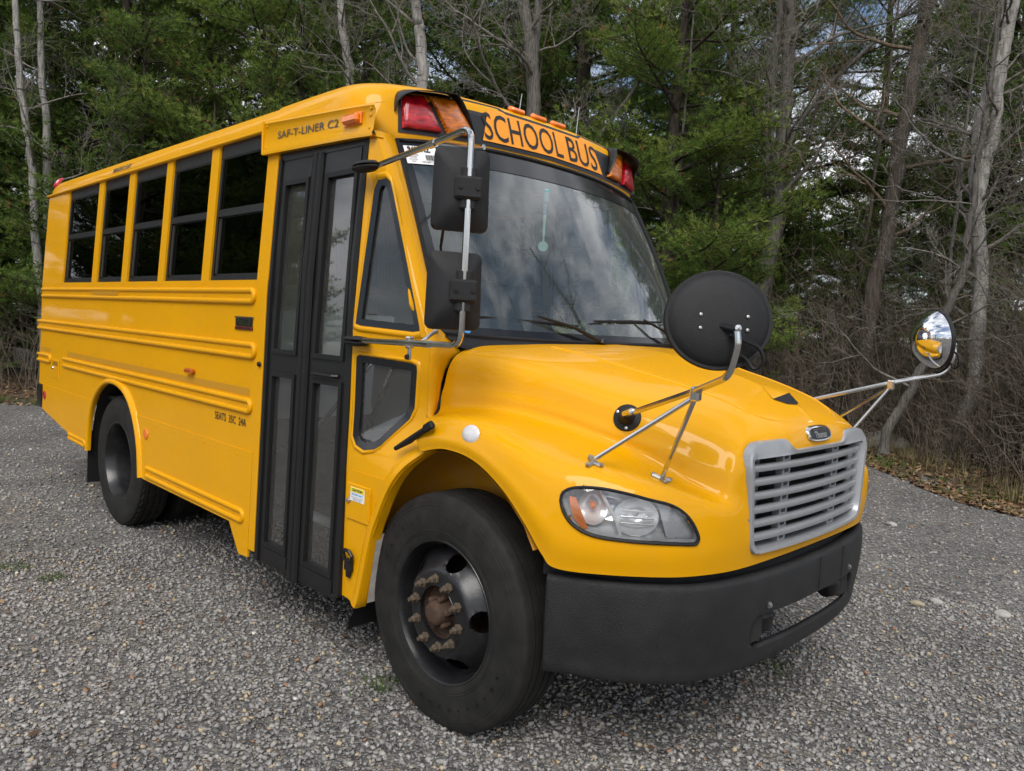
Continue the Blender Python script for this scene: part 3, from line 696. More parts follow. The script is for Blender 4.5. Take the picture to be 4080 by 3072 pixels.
for y in (-.173, 0, .173):
    h = CBVH.ray_cast(Vector((.5, -abs(y), 2.912)), Vector((-1, 0, 0))); n_ = h[1] if h[1].x > 0 else -h[1]; n_ = Vector((n_.x, 0, n_.z)).normalized()
    R3 = n_.to_track_quat('Z', 'Y').to_matrix()
    m = MB().box((0, 0, .010), (.108, .052, .028), rot=None, bev=.011)
    U_ = Vector((0, 1, 0)); W_ = n_.cross(U_); m.v = [tuple(U_*v[0]+W_*v[1]+n_*v[2]+Vector((h[0].x, y, h[0].z))) for v in m.v]
    m.obj('clearance_lamp', AMBL, cap)
# warning lamps with hoods
RIB = []
def lens_mat(name, col, col2, wsc):
    m, n, l, b = newmat(name); t = n.new('ShaderNodeTexCoord'); w_ = n.new('ShaderNodeTexWave'); w_.bands_direction = 'Y'; w_.inputs['Scale'].default_value = wsc; w_.inputs['Distortion'].default_value = .8
    l.new(t.outputs['Object'], w_.inputs['Vector']); z = n.new('ShaderNodeTexNoise'); z.inputs['Scale'].default_value = 30; z.inputs['Detail'].default_value = 3
    mp_ = n.new('ShaderNodeMapping'); mp_.inputs['Scale'].default_value = (1, .7, 2.0); l.new(t.outputs['Object'], mp_.inputs[0]); l.new(mp_.outputs[0], z.inputs['Vector'])
    r = n.new('ShaderNodeMapRange'); r.inputs['From Min'].default_value = .3; r.inputs['From Max'].default_value = .75; l.new(z.outputs['Fac'], r.inputs['Value'])
    x = n.new('ShaderNodeMix'); x.data_type = 'RGBA'; x.inputs[6].default_value = (*col, 1); x.inputs[7].default_value = (*col2, 1); l.new(r.outputs[0], x.inputs[0]); l.new(x.outputs[2], b.inputs['Base Color'])
    bp = n.new('ShaderNodeBump'); bp.inputs['Strength'].default_value = .6; bp.inputs['Distance'].default_value = .006; l.new(w_.outputs['Fac'], bp.inputs['Height']); l.new(bp.outputs[0], b.inputs['Normal'])
    b.inputs['Roughness'].default_value = .15; b.inputs['Coat Weight'].default_value = .6
    return m
REDW = lens_mat('red_warning_lens', (.22, .002, .012), (.75, .008, .02), 46); AMBW = lens_mat('amber_warning_lens', (.38, .075, .002), (.95, .27, .01), 46)
for s in (-1, 1):
    red = [(-.945, 2.658), (-.75, 2.668), (-.825, 2.842), (-.935, 2.822)]; amb = [(-.715, 2.672), (-.555, 2.680), (-.655, 2.860), (-.795, 2.848)]
    for nm, poly, mm in (('red_warning_lamp', red, REDW), ('amber_warning_lamp', amb, AMBW)):
        m = MB(); P = [(y*-s, z) for y, z in poly] if s > 0 else poly
        cy = sum(p[0] for p in P)/4; cz = sum(p[1] for p in P)/4
        rws = []
        for k, d in ((1, .006), (.98, .022), (.9, .030), (.5, .034), (0.02, .035)):
            q = resamp(P, .03); rws.append([(capx(lerp(cy, y, k), lerp(cz, z, k), d), lerp(cy, y, k), lerp(cz, z, k)) for y, z in q])
        m.grid(rws, closed_u=True); m.obj(nm, mm, cap, angle=50)
    # visor: a bent sheet round the top and both ends of the lamp pair
    vis = [(-.975, 2.735), (-.968, 2.79), (-.945, 2.836), (-.89, 2.862), (-.78, 2.878), (-.69, 2.888), (-.655, 2.882), (-.615, 2.80), (-.56, 2.70)]
    dep = [.012, .04, .09, .13, .135, .105, .08, .06, .02]
    vv = crom([(a, b, d) for (a, b), d in zip(vis, dep)], 5)
    rws = []
    for t in (0, .35, .7, 1.0): rws.append([(capx(p[0], p[1], .004+p[2]*t), p[0]*(-s if s > 0 else 1), p[1]-.035*t*(p[2]/.17)**1.0*(1 if p[1] > 2.8 else .3)) for p in vv])
    o = MB().grid(rws).obj('lamp_visor', BLKP, cap, angle=60); sd = o.modifiers.new('t', 'SOLIDIFY'); sd.thickness = .003; sd.offset = 0
# ---- SAF-T-LINER door header plate
hp = MB()
HPp = [(-1.645, 2.602, .0), (-1.645, 2.775, 0)]
def plate(x, z): return (x, -1.174+.10*max(0, (x+.78))**1.3-(2.68-z)*.06, z)
rw = []
for t in np.linspace(0, 1, 16):
    x = lerp(-1.645, -.60, t); zl = lerp(2.60, 2.565, t); zh = lerp(2.778, 2.712, t)
    y0 = plate(x, zl)[1]
    rw.append([(x, y0+.06, zl-.002), (x, y0-.006, zl-.004), (x, y0-.008, zl+.012), (x, y0, zl+.03), (x, plate(x, zh)[1], zh-.03), (x, plate(x, zh)[1]-.010, zh-.012), (x, plate(x, zh)[1]-.002, zh), (x, plate(x, zh)[1]+.07, zh+.022)])
dhp = MB().grid(rw).obj('door_header_plate', YEL, BUS, angle=50)
MB().box((-1.645, -1.164, 2.69), (.014, .05, .186), bev=.004).obj('plate_end', YEL, dhp)
text_on('model_lettering', 'SAF-T-LINER C2', lambda a, b: (-1.185+a, plate(-1.185+a, 2.67)[1]-.0035, 2.671+b-.04*a), DECG, dhp, .040, w=.60, bold=.0004)
m = MB().box((-.757, -1.192, 2.655), (.125, .035, .046), bev=.012); m.obj('side_turn_lamp', AMBL, dhp)
MB().box((-.757, -1.178, 2.655), (.14, .012, .056), bev=.003).obj('lamp_base', AMBL, dhp)
rvh = MB()
for x, z in ((-1.62, 2.63), (-1.62, 2.75), (-.63, 2.60), (-.63, 2.66), (-.63, 2.69)): rvh.lathe([(0, .005), (.007, .003), (.008, 0)], 8, Matrix.Translation((x, plate(x, z)[1]-.002, z)) @ Matrix.Rotation(math.pi/2, 4, 'X'))
rvh.obj('plate_rivets', YEL, dhp, kind='stuff')

# ---- windshield
WT = [tuple(np.array(p)+np.array((-.004, 0, -.007))) for p in CAP[0][5:]]           # corner -> centre, top
WB = [(-.262, -1.0, 1.676), (-.14, -.78, 1.665), (-.075, -.5, 1.660), (-.045, -.22, 1.658), (-.038, 0, 1.658)]
wt_, wb_ = crom(WT, 6), crom(WB, 6)
wrows = []
for t in np.linspace(0, 1, 14):
    bul = .028*math.sin(math.pi*t)
    wrows.append([(lerp(a[0], b[0], t)+bul, lerp(a[1], b[1], t)*(1+.012*math.sin(math.pi*t)), lerp(a[2], b[2], t)) for a, b in zip(wt_, wb_)])
wrows = [r+[(p[0], -p[1], p[2]) for p in r[-2::-1]] for r in wrows]
ws = MB().grid(wrows).obj('windshield', GLW, BUS, angle=60)
NW = len(wrows[0])
def wsp(u, t, d=0.0):                            # u -1..1 across (right negative), t 0 top..1 bottom
    fu = (u+1)/2*(NW-1); i = min(NW-2, int(fu)); ft = t*13; j = min(12, int(ft)); a, b = fu-i, ft-j
    q = lambda jj, ii: np.array(wrows[jj][ii])
    p = (q(j, i)*(1-a)+q(j, i+1)*a)*(1-b)+(q(j+1, i)*(1-a)+q(j+1, i+1)*a)*b
    return (p[0]+d, p[1], p[2]+d*.45)
def ws_band(name, u0, u1, t0, t1, m_, d=.003, nu=20, nt=6, par=None):
    return MB().grid([[wsp(lerp(u0, u1, i/nu), lerp(t0, t1, j/nt), d) for i in range(nu+1)] for j in range(nt+1)]).obj(name, m_, par or ws, angle=60)
BAND = mat('ceramic_frit_black', (.012, .013, .015), .12, var=.02, rvar=.02)
ws_band('frit_band', -1, 1, 0, .115, BAND, .003, 40); ws_band('frit_band', -1, 1, .955, 1, BAND, .003, 40)
ws_band('frit_band', -1, -.945, .1, .96, BAND, .003, 2, 14); ws_band('frit_band', .945, 1, .1, .96, BAND, .003, 2, 14)
ed = [wsp(u, 0, .004) for u in np.linspace(-1, 1, 40)]+[wsp(1, t, .004) for t in np.linspace(0, 1, 14)[1:]]+[wsp(u, 1, .004) for u in np.linspace(1, -1, 40)[1:]]+[wsp(-1, t, .004) for t in np.linspace(1, 0, 14)[1:-1]]
MB().tube(ed, .012, 6, closed=True).obj('windshield_gasket', BLK, ws)
# ---- A pillars and cowl sides, right and left
def ycab(x, z):
    pl = -1.205+.245*max(0, x+.63)
    t = min(1, max(0, (z-1.0)/.35)); t = t*t*(3-2*t)
    y = lerp(-1.212, pl, t)
    return y+max(0, z-1.7)*.062
def cab(x, z): return (x, ycab(x, z), z)
TRI = [(-.632, 1.700), (-.60, 1.692), (-.30, 1.678), (-.262, 1.684), (-.268, 1.715), (-.47, 2.28), (-.495, 2.34), (-.53, 2.368), (-.575, 2.362), (-.592, 2.32)]
LOW = [(-.618, 1.545), (-.60, 1.556), (-.30, 1.537), (-.272, 1.527), (-.268, 1.50), (-.272, 1.34), (-.29, 1.29), (-.42, 1.155), (-.46, 1.132), (-.53, 1.118), (-.59, 1.135), (-.618, 1.175)]
cab_out = [(-.655, .395), (-.61, .395), (-.528, .368), (-.50, .433), (-.428, .719), (-.372, .85), (-.314, .96), (-.22, 1.085), (-.12, 1.172), (-.155, 1.24), (-.205, 1.31), (-.212, 1.52), (-.205, 1.62), (-.255, 1.72), (-.50, 2.32), (-.60, 2.56), (-.66, 2.60), (-.66, 2.0), (-.655, 1.2)]
for side in (0, 1):
    def fin(m, name, mt, par=BUS, **k):
        if side:
            m.v = [(x-.28*min(1, max(0, (z-1.5)/1.0))*(1 if name != 'a_pillar' else min(1, max(0, (-y-.97)/.12))), y, z) for x, y, z in m.v]; m.flip()
        return m.obj(name, mt, par, **k)
    cs = fin(MB().sheet(cab_out, cab, [TRI, LOW], maxlen=.06), 'cowl_side', YEL, angle=60)
    # strip turning the corner from the cowl side to the hood seam
    zz = [1.29, 1.335, 1.40, 1.465, 1.52, 1.565, 1.61, 1.65, 1.69, 1.72]
    hin = [(-.195, -1.085, 1.315), (-.2, -1.05, 1.335), (-.207, -1.03, 1.40), (-.21, -1.02, 1.46), (-.21, -1.0, 1.52), (-.195, -.98, 1.57), (-.175, -.945, 1.605), (-.20, -.965, 1.64), (-.235, -.985, 1.675), (-.265, -1.0, 1.71)]
    hout = [(interp(z, [1.29, 1.31, 1.52, 1.62, 1.72], [-.19, -.205, -.212, -.205, -.255]), z) for z in zz]
    fin(MB().grid([[(x-.004, ycab(x, z), z) for x, z in hout], [(x+.012, ycab(x, z)+.012, z) for x, z in hout], [tuple(lerp(np.array((x+.014, ycab(x, z)+.02, z)), np.array(h), .5)) for (x, z), h in zip(hout, hin)], [(h[0]-.006, h[1], h[2]-.004) for h in hin]]), 'cowl_corner', YEL, cs, angle=60)
    # A pillar
    pa = []
    for t in np.linspace(0, 1, 16):
        w = np.array(wsp(-1, t)); z = w[2]
        xe = interp(z, [1.62, 1.72, 2.32, 2.56, 2.62], [-.205, -.255, -.50, -.60, -.64]); e = np.array((xe, ycab(xe, z), z))
        m1 = lerp(e, w, .35)+np.array((.028, -.022, .0)); m2 = lerp(e, w, .75)+np.array((.03, -.012, .004))
        pa.append([tuple(e+np.array((-.004, .0, 0))), tuple(m1), tuple(m2), tuple(w+np.array((.006, -.012, .002))), tuple(w+np.array((-.01, .0, 0)))])
    pil = fin(MB().grid([list(q) for q in pa]), 'a_pillar', YEL, angle=60)
    # cowl quarter glass
    def ring(name, poly, d, w, par, mt):
        inn = inset(resamp(poly, .05), -w)
        t = inset(resamp(poly, .05), w)
        a1 = sum(p[0]*q[1]-q[0]*p[1] for p, q in zip(inn, inn[1:]+inn[:1])); a2 = sum(p[0]*q[1]-q[0]*p[1] for p, q in zip(t, t[1:]+t[:1]))
        inn = inn if abs(a1) < abs(a2) else t
        o_ = resamp(poly, .05)
        return MB().grid([[(x, ycab(x, z)+.012, z) for x, z in o_], [(x, ycab(x, z)-.002, z) for x, z in o_], [(x, ycab(x, z)+d, z) for x, z in inn], [(x, ycab(x, z)+.02, z) for x, z in inn]], closed_u=True)
    for nm, poly, w, gm in (('quarter_window', TRI, .03, GLD), ('lower_window', LOW, .034, GLD)):
        q = fin(ring(nm, poly, .0, w, None, BAND), nm, BAND, angle=40)
        fin(MB().sheet(poly, lambda x, z: (x, ycab(x, z)+.014, z)), 'pane', gm, q, smooth=False)
        o_ = resamp(poly, .04)
        fin(MB().grid([[(x+(x+.45)*dd, ycab(x, z)-e, z+(z-(2.0 if nm[0] == 'q' else 1.35))*dd) for x, z in o_] for dd, e in ((.10, -.004), (.075, .006), (.03, .007), (.0, -.002))], closed_u=True), 'pressed_surround', YEL, q, angle=60)
    # lower cowl panel with filler door
    lp = [(-.607, .41), (-.545, .385), (-.52, .43), (-.45, .70), (-.40, .82), (-.35, .93), (-.325, .985), (-.34, 1.012), (-.607, 1.015)]
    fin(MB().sheet(lp, lambda x, z: (x, ycab(x, z)-.003, z), thick=(0, .006, 0), maxlen=.08), 'lower_cowl_panel', YEL, cs, smooth=False)
    arcl = [(-.12, 1.172), (-.22, 1.085), (-.314, .96), (-.372, .85), (-.428, .719), (-.50, .433), (-.528, .368)]
    arcl = crom([(a, 0, b) for a, b in arcl], 5)
    fin(MB().grid([[(p[0]-d, ycab(p[0], p[2])-o, p[2]+d*.45) for p in arcl] for d, o in ((.055, -.001), (.04, .008), (.02, .014), (.004, .012), (0, 0), (0, -.05))]), 'arch_lip', YEL, cs, angle=60)
# latch strap between cowl and hood, filler door, labels, toggle
fd = MB().box((-.535, -1.2185, .868), (.19, .008, .172), bev=.003); fdo = fd.obj('filler_door', YEL, BUS)
MB().box((-.44, -1.221, .868), (.008, .01, .13)).obj('hinge', YEL, fdo, smooth=False)
MB().lathe([(0, .014), (.009, .012), (.011, .004), (.016, 0)], 10, Matrix.Translation((-.61, -1.222, .87)) @ Matrix.Rotation(math.pi/2, 4, 'X')).obj('latch', CHR, fdo)
lab = MB().box((-.54, -1.2235, .906), (.112, .002, .064)).obj('caution_label', WHT, fdo, smooth=False)
YLAB = mat('yellow_label_strip', (.80, .68, .02), .5, var=.02)
MB().box((-.54, -1.2245, .927), (.110, .002, .021)).obj('label_strip', YLAB, lab, smooth=False)
text_on('caution_lettering', 'CAUTION', lambda a, b: (-.54+a, -1.226, .927+b), DECAL, lab, .013, w=.085, bold=.0006)
text_on('def_lettering', 'USE DEF ONLY', lambda a, b: (-.54+a, -1.225, .906+b), BLUE, lab, .010, w=.095, bold=.0004)
text_on('fine_lettering', 'Using any other fluid may\n- damage the vehicle\n- degrade emissions', lambda a, b: (-.54+a, -1.225, .886+b), DECAL, lab, .020, w=.095)
tg = MB().tube([(-.61, -1.232, .585), (-.62, -1.235, .615), (-.605, -1.237, .635), (-.57, -1.237, .635), (-.548, -1.235, .615), (-.555, -1.232, .588)], .009, 8, closed=True)
tg.box((-.585, -1.227, .565), (.06, .02, .06), bev=.006).box((-.585, -1.227, .525), (.03, .016, .04), bev=.004)
tg.obj('hood_latch_toggle', BLKP, BUS)
st = MB().tube([(-.275, -1.215, 1.165), (-.19, -1.20, 1.215), (-.10, -1.215, 1.262), (-.03, -1.215, 1.30)], [.010, .016, .013, .016], 8); st.box((-.045, -1.222, 1.292), (.06, .02, .035), rot=Matrix.Rotation(-.5, 3, 'Y'), bev=.006)
st.obj('hood_hold_strap', BLK, BUS)
MB().lathe([(0, .012), (.02, .011), (.032, .006), (.037, 0)], 24, Matrix.Translation((.184, -1.193, 1.2915)) @ Vector((.02, -.95, .25)).to_track_quat('Z', 'Y').to_matrix().to_4x4() @ Matrix.Diagonal((1.35, 1, 1, 1))).obj('fender_marker_lamp', mat('frosted_clear_lens', (.62, .60, .60), .25, var=.1, vscale=40, coat=.5), BUS)

# ================================================================== ENTRANCE DOOR (two folding leaves)
def doory(z): return YS(min(z, 1.9))+.012 if z < 1.9 else YS(z)+.012
def dmap(d): return lambda x, z: (x, doory(z)+d, z)
MB().sheet([(-1.50, 2.548), (-.655, 2.535), (-.655, 2.60), (-1.50, 2.61)], dmap(-.004), thick=(0, .05, 0)).obj('door_lintel', BLKP, BUS, smooth=False)
MB().sheet([(-1.507, .36), (-1.47, .36), (-1.47, 2.56), (-1.507, 2.56)], dmap(-.012), thick=(0, .05, 0), maxlen=.4).obj('door_jamb_seal', BLK, BUS, smooth=False)
MB().sheet([(-.690, .385), (-.655, .385), (-.655, 2.56), (-.690, 2.56)], dmap(-.010), thick=(0, .05, 0), maxlen=.4).obj('door_jamb_seal', BLK, BUS, smooth=False)
for (x0, x1, d) in ((-1.466, -1.138, .0), (-1.045, -.694, .0)):
    gl = ((x0+.055, x1-.055, .475, 1.395), (x0+.055, x1-.055, 1.535, 2.415))
    holes = [[(a, c_), (b, c_), (b, e), (a, e)] for a, b, c_, e in gl]
    leaf = MB().sheet([(x0, .36), (x1, .36), (x1, 2.545), (x0, 2.545)], dmap(d), holes, thick=(0, .035, 0), maxlen=.5).obj('door_leaf', BLKP, BUS, smooth=False)
    for a, b, c_, e in gl:
        MB().sheet([(a-.02, c_-.02), (b+.02, c_-.02), (b+.02, e+.02), (a-.02, e+.02)], dmap(d-.010), [[(a+.004, c_+.004), (b-.004, c_+.004), (b-.004, e-.004), (a+.004, e-.004)]], thick=(0, .016, 0)).obj('glazing_frame', BLK, leaf, smooth=False)
        MB().sheet([(a, c_), (b, c_), (b, e), (a, e)], dmap(d+.014)).obj('pane', GLD, leaf, smooth=False)
    MB().sheet([(x0+.03, .385), (x1-.03, .385), (x1-.03, .45), (x0+.03, .45)], dmap(d-.005), thick=(0, .006, 0)).obj('kick_panel', BLKP, leaf, smooth=False)
    MB().sheet([(x0+.02, 2.435), (x1-.02, 2.435), (x1-.02, 2.53), (x0+.02, 2.53)], dmap(d-.005), thick=(0, .006, 0)).obj('top_panel', BLKP, leaf, smooth=False)
    if x0 > -1.1: MB().tube([(x0+.06, doory(1.43)-.004, 1.44), (x0+.075, doory(1.43)-.026, 1.44), (x1-.09, doory(1.43)-.026, 1.44), (x1-.075, doory(1.43)-.004, 1.44)], .009, 8).obj('pull_handle', BLKP, leaf)
for x0, x1 in ((-1.137, -1.093), (-1.090, -1.046)):
    MB().tube([((x0+x1)/2, doory(z)-.004, z) for z in np.linspace(.345, 2.545, 8)], .021, 8).obj('door_edge_seal', BLK, BUS)
MB().box((-.70, -1.215, .372), (.05, .04, .03), bev=.004).obj('door_pivot', BLKP, BUS)
# ================================================================== INTERIOR
TRED = mat('dusty_rubber_tread', (.13, .13, .128), .8, var=.2, vscale=20)
MB().box((-3.7, 0, .985), (4.7, 2.30, .03)).obj('cabin_floor', BLK, BUS, smooth=False)
MB().box((-1.0, .45, .985), (.9, 1.40, .03)).obj('cabin_floor', BLK, BUS, smooth=False)
MB().box((-3.6, 0, .55), (4.8, .9, .3)).obj('chassis', DARK, BUS, smooth=False)
MB().box((-2.0, 0, .42), (4.4, .5, .18)).obj('driveline', DARK, BUS, smooth=False)
for k, (z, x0, x1, y0, y1) in enumerate(((.40, -1.46, -.70, -1.16, -.98), (.61, -1.46, -.70, -.99, -.72), (.80, -1.46, -.70, -.74, -.48))):
    st_ = MB().box(((x0+x1)/2, (y0+y1)/2, z-.02), (x1-x0, y1-y0, .03)).obj('entrance_step', TRED, BUS, smooth=False)
    MB().box(((x0+x1)/2, y0-.004, z), (x1-x0, .03, .05), bev=.004).obj('step_nosing', WHT, st_)
    MB().box(((x0+x1)/2, y1+.006, z+.09), (x1-x0, .01, .2)).obj('step_riser', TRED, st_, smooth=False)
MB().box((-1.482, -.8, .75), (.012, .68, .78)).obj('stepwell_panel', BLK, BUS, smooth=False)
MB().box((-.668, -.8, .78), (.012, .66, .80)).obj('stepwell_panel', BLK, BUS, smooth=False)
MB().tube([(-1.44, -1.10, .50), (-1.42, -1.09, .56), (-1.38, -1.06, 1.0), (-1.36, -1.04, 1.06), (-1.30, -.98, 1.12), (-1.30, -.62, 1.5)], .014, 8).obj('entrance_handrail', CHR, BUS)
MB().tube([(-.78, -1.08, 1.05), (-.50, -1.08, 1.50)], .014, 8).obj('entrance_handrail', CHR, BUS)
MB().box((-1.56, -.74, 1.32), (.03, .86, .86), bev=.01).obj('modesty_panel', mat('pale_grey_panel', (.5, .52, .52), .6), BUS)
MB().box((-.52, -.90, 1.14), (.24, .36, .02)).obj('tread_plate', ALU, BUS, smooth=False)
MB().box((-.60, -.72, 1.175), (.10, .08, .07), bev=.01).obj('first_aid_box', REDL, BUS)
for s in (-1, 1):
    for k in range(5):
        x = -2.25-k*.74
        t = MB().box((x, s*.68, 1.33), (.44, .92, .12), bev=.03); t.box((x-.22, s*.68, 1.62), (.12, .92, .66), rot=Matrix.Rotation(-.12, 3, 'Y'), bev=.04); t.box((x, s*.68, 1.14), (.3, .8, .28))
        t.obj('passenger_seat', SEAT, BUS)
t = MB().box((-1.15, .52, 1.32), (.46, .5, .12), bev=.03); t.box((-1.38, .52, 1.68), (.12, .48, .70), rot=Matrix.Rotation(-.14, 3, 'Y'), bev=.04); t.box((-1.4, .52, 2.06), (.09, .26, .16), bev=.03); t.box((-1.15, .52, 1.13), (.3, .3, .28)); t.obj('driver_seat', SEAT, BUS)
swM = Matrix.Translation((-.66, .44, 1.86)) @ Matrix.Rotation(-.95, 4, 'Y')
a_ = [swM @ Vector((.225*math.cos(t), .225*math.sin(t), 0)) for t in np.linspace(0, 2*math.pi, 32, endpoint=False)]
stw = MB().tube(a_, .015, 8, closed=True); 
for t in (.5, 2.64, -1.57): stw.tube([swM @ Vector((0, 0, -.03)), swM @ Vector((.22*math.cos(t), .22*math.sin(t), 0))], .012, 6)
stw.lathe([(0, -.01), (.06, -.012), (.065, -.04), (.03, -.06), (.025, -.30)], 14, swM); stw.obj('steering_wheel', BLK, BUS)
dsh = [(-.12, 1.645), (-.30, 1.66), (-.48, 1.64), (-.56, 1.56), (-.58, 1.30), (-.50, 1.05)]
MB().grid([[(x-.22*(abs(y)/1.0)**2, y, z) for y in np.linspace(-.99, .99, 17)] for x, z in dsh]).obj('dashboard', GRYI, BUS, angle=50)
MB().grid([[(-.63-.14*(y/.95)**2, y, 2.585), (-.72-.1*(y/.95)**2, y, 2.58), (-.95, y, 2.6), (-1.4, y, 2.72)]+[(-6.0, y, 2.9 if abs(y) < .7 else 2.78)] for y in np.linspace(-.93, .93, 9)]).obj('ceiling_liner', mat('grey_ceiling', (.30, .31, .31), .6), BUS, smooth=False)
# ================================================================== FIREWALL, COWL, WIPERS
cw = []
for u in np.linspace(-1, 1, 33):
    w = np.array(wsp(u, 1)); hb = np.array(hood_top(max(-.02, -.2), 0) or (0, 0, 1.64))
    ly = abs(w[1]); hx_ = interp(ly, [0, .3, .62, .94, 1.0], [-.025, -.035, -.078, -.16, -.175]); hzz = interp(ly, [0, .3, .62, .86, .95, 1.0], [1.658, 1.655, 1.642, 1.628, 1.638, 1.65])
    cw.append([tuple(w+np.array((-.01, 0, .0))), tuple(w+np.array((.012, 0, -.004))), (lerp(w[0], hx_, .6)+.012, w[1]*1.0, lerp(w[2], hzz, .55)), (hx_+.012, w[1]*.985, hzz-.012), (hx_+.02, w[1]*.97, hzz-(.12 if ly < .85 else .03))])
MB().grid([list(r) for r in zip(*cw)]).obj('cowl_trim', BLKPL, BUS, angle=50)
MB().sheet([(-.78, .98), (.78, .98), (1.0, 1.40), (1.0, 1.5), (.9, 1.58), (0, 1.635), (-.9, 1.58), (-1.0, 1.5), (-1.0, 1.40)], lambda y, z: (-.24, y, z)).obj('firewall', DARK, BUS, smooth=False)
def wiper(piv, knee, a, b, u0):
    arm = MB().tube([piv, lerp(np.array(piv), np.array(knee), .5)+np.array((.02, 0, .012)), knee], [.012, .009, .006], 8).obj('wiper', BLKP, BUS)
    MB().tube([lerp(np.array(a), np.array(b), t) for t in (0, .3, .5, .7, 1)], [.005, .008, .010, .008, .005], 6).obj('wiper_blade', BLK, arm)
    MB().lathe([(0, .02), (.02, .018), (.026, 0)], 12, Matrix.Translation(Vector(piv))).obj('wiper_pivot', BLKP, arm)
def wsat(y, z, d=.018):                            # point on the glass at (y, z)
    best = min(((abs(wsp(u, t)[1]-y)+abs(wsp(u, t)[2]-z)), u, t) for u in np.linspace(-1, 1, 61) for t in np.linspace(.7, 1, 31))
    return wsp(best[1], best[2], d)
wiper((-.012, -.14, 1.668), wsat(-.52, 1.765, .03), wsat(-.90, 1.755), wsat(-.26, 1.735), 0)
wiper((-.06, .62, 1.672), wsat(.30, 1.785, .03), wsat(-.13, 1.765), wsat(.55, 1.785), 0)
# sticker on the inside of the glass, blue sticker, hanging ornament, roof aerials
def wstick(u0, u1, t0, t1): return MB().grid([[wsp(lerp(u0, u1, i/3), lerp(t0, t1, j/3), .006) for i in range(4)] for j in range(4)])
stk = wstick(-.975, -.785, .03, .13).obj('stock_sticker', WHT, ws)
def stmap(a, b): 
    u = -.88+a; t = .08-b; return wsp(u, t, .009)
text_on('stock_number', '9487MZ', lambda a, b: stmap(a-.01, b+.031), DECAL, stk, .030, w=.135, bold=.001)
text_on('stock_lettering', '2021\nFREIGHTLINER\nTHOMAS\nSchool Bus\nUsed', lambda a, b: stmap(a-.055, b-.014), DECAL, stk, .056, w=.07)
bc = MB()
for k in range(11): bc.add([stmap(.02+k*.0052+p, q) for p, q in ((0, -.028), (.0028 if k % 3 else .0042, -.028), (.0028 if k % 3 else .0042, .002), (0, .002))], [(0, 1, 2, 3)])
bc.obj('barcode', DECAL, stk, smooth=False, kind='stuff')
text_on('serial_lettering', '4UZABPFC2MCM', lambda a, b: stmap(a+.04, b-.038), DECAL, stk, .010, w=.10)
MB().add([wsp(-.90, .985, .008), wsp(-.85, .905, .008), wsp(-.815, .918, .008), wsp(-.87, .992, .008)], [(0, 1, 2, 3)]).obj('blue_sticker', BLUE, ws, smooth=False)
MINT = mat('mint_green_enamel', (.58, .88, .74), .4, var=.03)
TEAL = mat('pale_teal_plastic', (.20, .46, .52), .5, var=.05)
orn = empty('hanging_ornament', (-.47, -.13, 2.17), label='mint green rod with a round tag hanging behind the windshield', cat='ornament')
MB().lathe([(0, .004), (.026, .004), (.028, 0), (.026, -.004), (0, -.004)], 20, Matrix.Rotation(-.8, 4, 'Z') @ Matrix.Rotation(math.pi/2, 4, 'Y')).obj('tag', MINT, orn)
MB().tube([(0, 0, .02), (0, 0, .17)], [.006, .010], 8).obj('rod', MINT, orn)
MB().box((0, 0, .20), (.02, .02, .06), bev=.005).obj('clip', TEAL, orn); MB().box((0, .006, .275), (.02, .03, .07), bev=.005).obj('holder', TEAL, orn)
for y, z0, h in ((.155, 2.985, .17), (.70, 2.955, .25)):
    MB().tube([(-1.0, y, z0), (-1.0, y, z0+.02), (-1.0, y, z0+.021), (-1.0, y+.02, z0+h)], [.012, .010, .003, .002], 6).obj('roof_aerial', CHR, BUS)
# ================================================================== MIRRORS
def P3(v): return tuple(v)
TB = .013
px, py = .243, -1.32
def bend(pts, r=.07, k=6):
    P = [Vector(p) for p in pts]; o = [P[0]]
    for i in range(1, len(P)-1):
        a, b, c_ = P[i-1], P[i], P[i+1]; d1 = (a-b); d2 = (c_-b); l = min(r, d1.length*.45, d2.length*.45); p1 = b+d1.normalized()*l; p2 = b+d2.normalized()*l
        for t in np.linspace(0, 1, k): o.append(p1*(1-t)**2+b*2*t*(1-t)+p2*t*t)
    return o+[P[-1]]
rear_m = MB().tube(bend([(-.50, -1.205, 2.410), (.02, -1.275, 2.435), (px+.005, py, 2.443), (px, py, 1.640), (-.05, -1.285, 1.635), (-.52, -1.235, 1.625)], .06), TB, 10).obj('mirror_frame', CHR, BUS)
MB().tube([(-.06, -1.265, 2.43), (-.02, -1.27, 2.432)], .0165, 10).obj('tube_coupler', CHR, rear_m); MB().tube([(-.02, -1.285, 1.635), (.03, -1.292, 1.636)], .0165, 10).obj('tube_coupler', CHR, rear_m)
MB().tube([(-.03, -1.268, 2.432), (-.555, -.53, 2.628)], .009, 8).obj('brace_rod', CHR, rear_m)
MB().lathe([(0, .012), (.014, .010), (.016, 0)], 10, Matrix.Translation((-.548, -.54, 2.63)) @ Matrix.Rotation(math.pi/2, 4, 'Y')).obj('brace_mount', CHR, rear_m)
MB().tube([(-.045, -1.285, 1.636), (-.10, -1.16, 1.69), (-.20, -1.09, 1.735)], .009, 8).obj('brace_rod', CHR, rear_m)
MB().box((-.21, -1.085, 1.735), (.05, .012, .05), bev=.006).obj('brace_mount', CHR, rear_m)
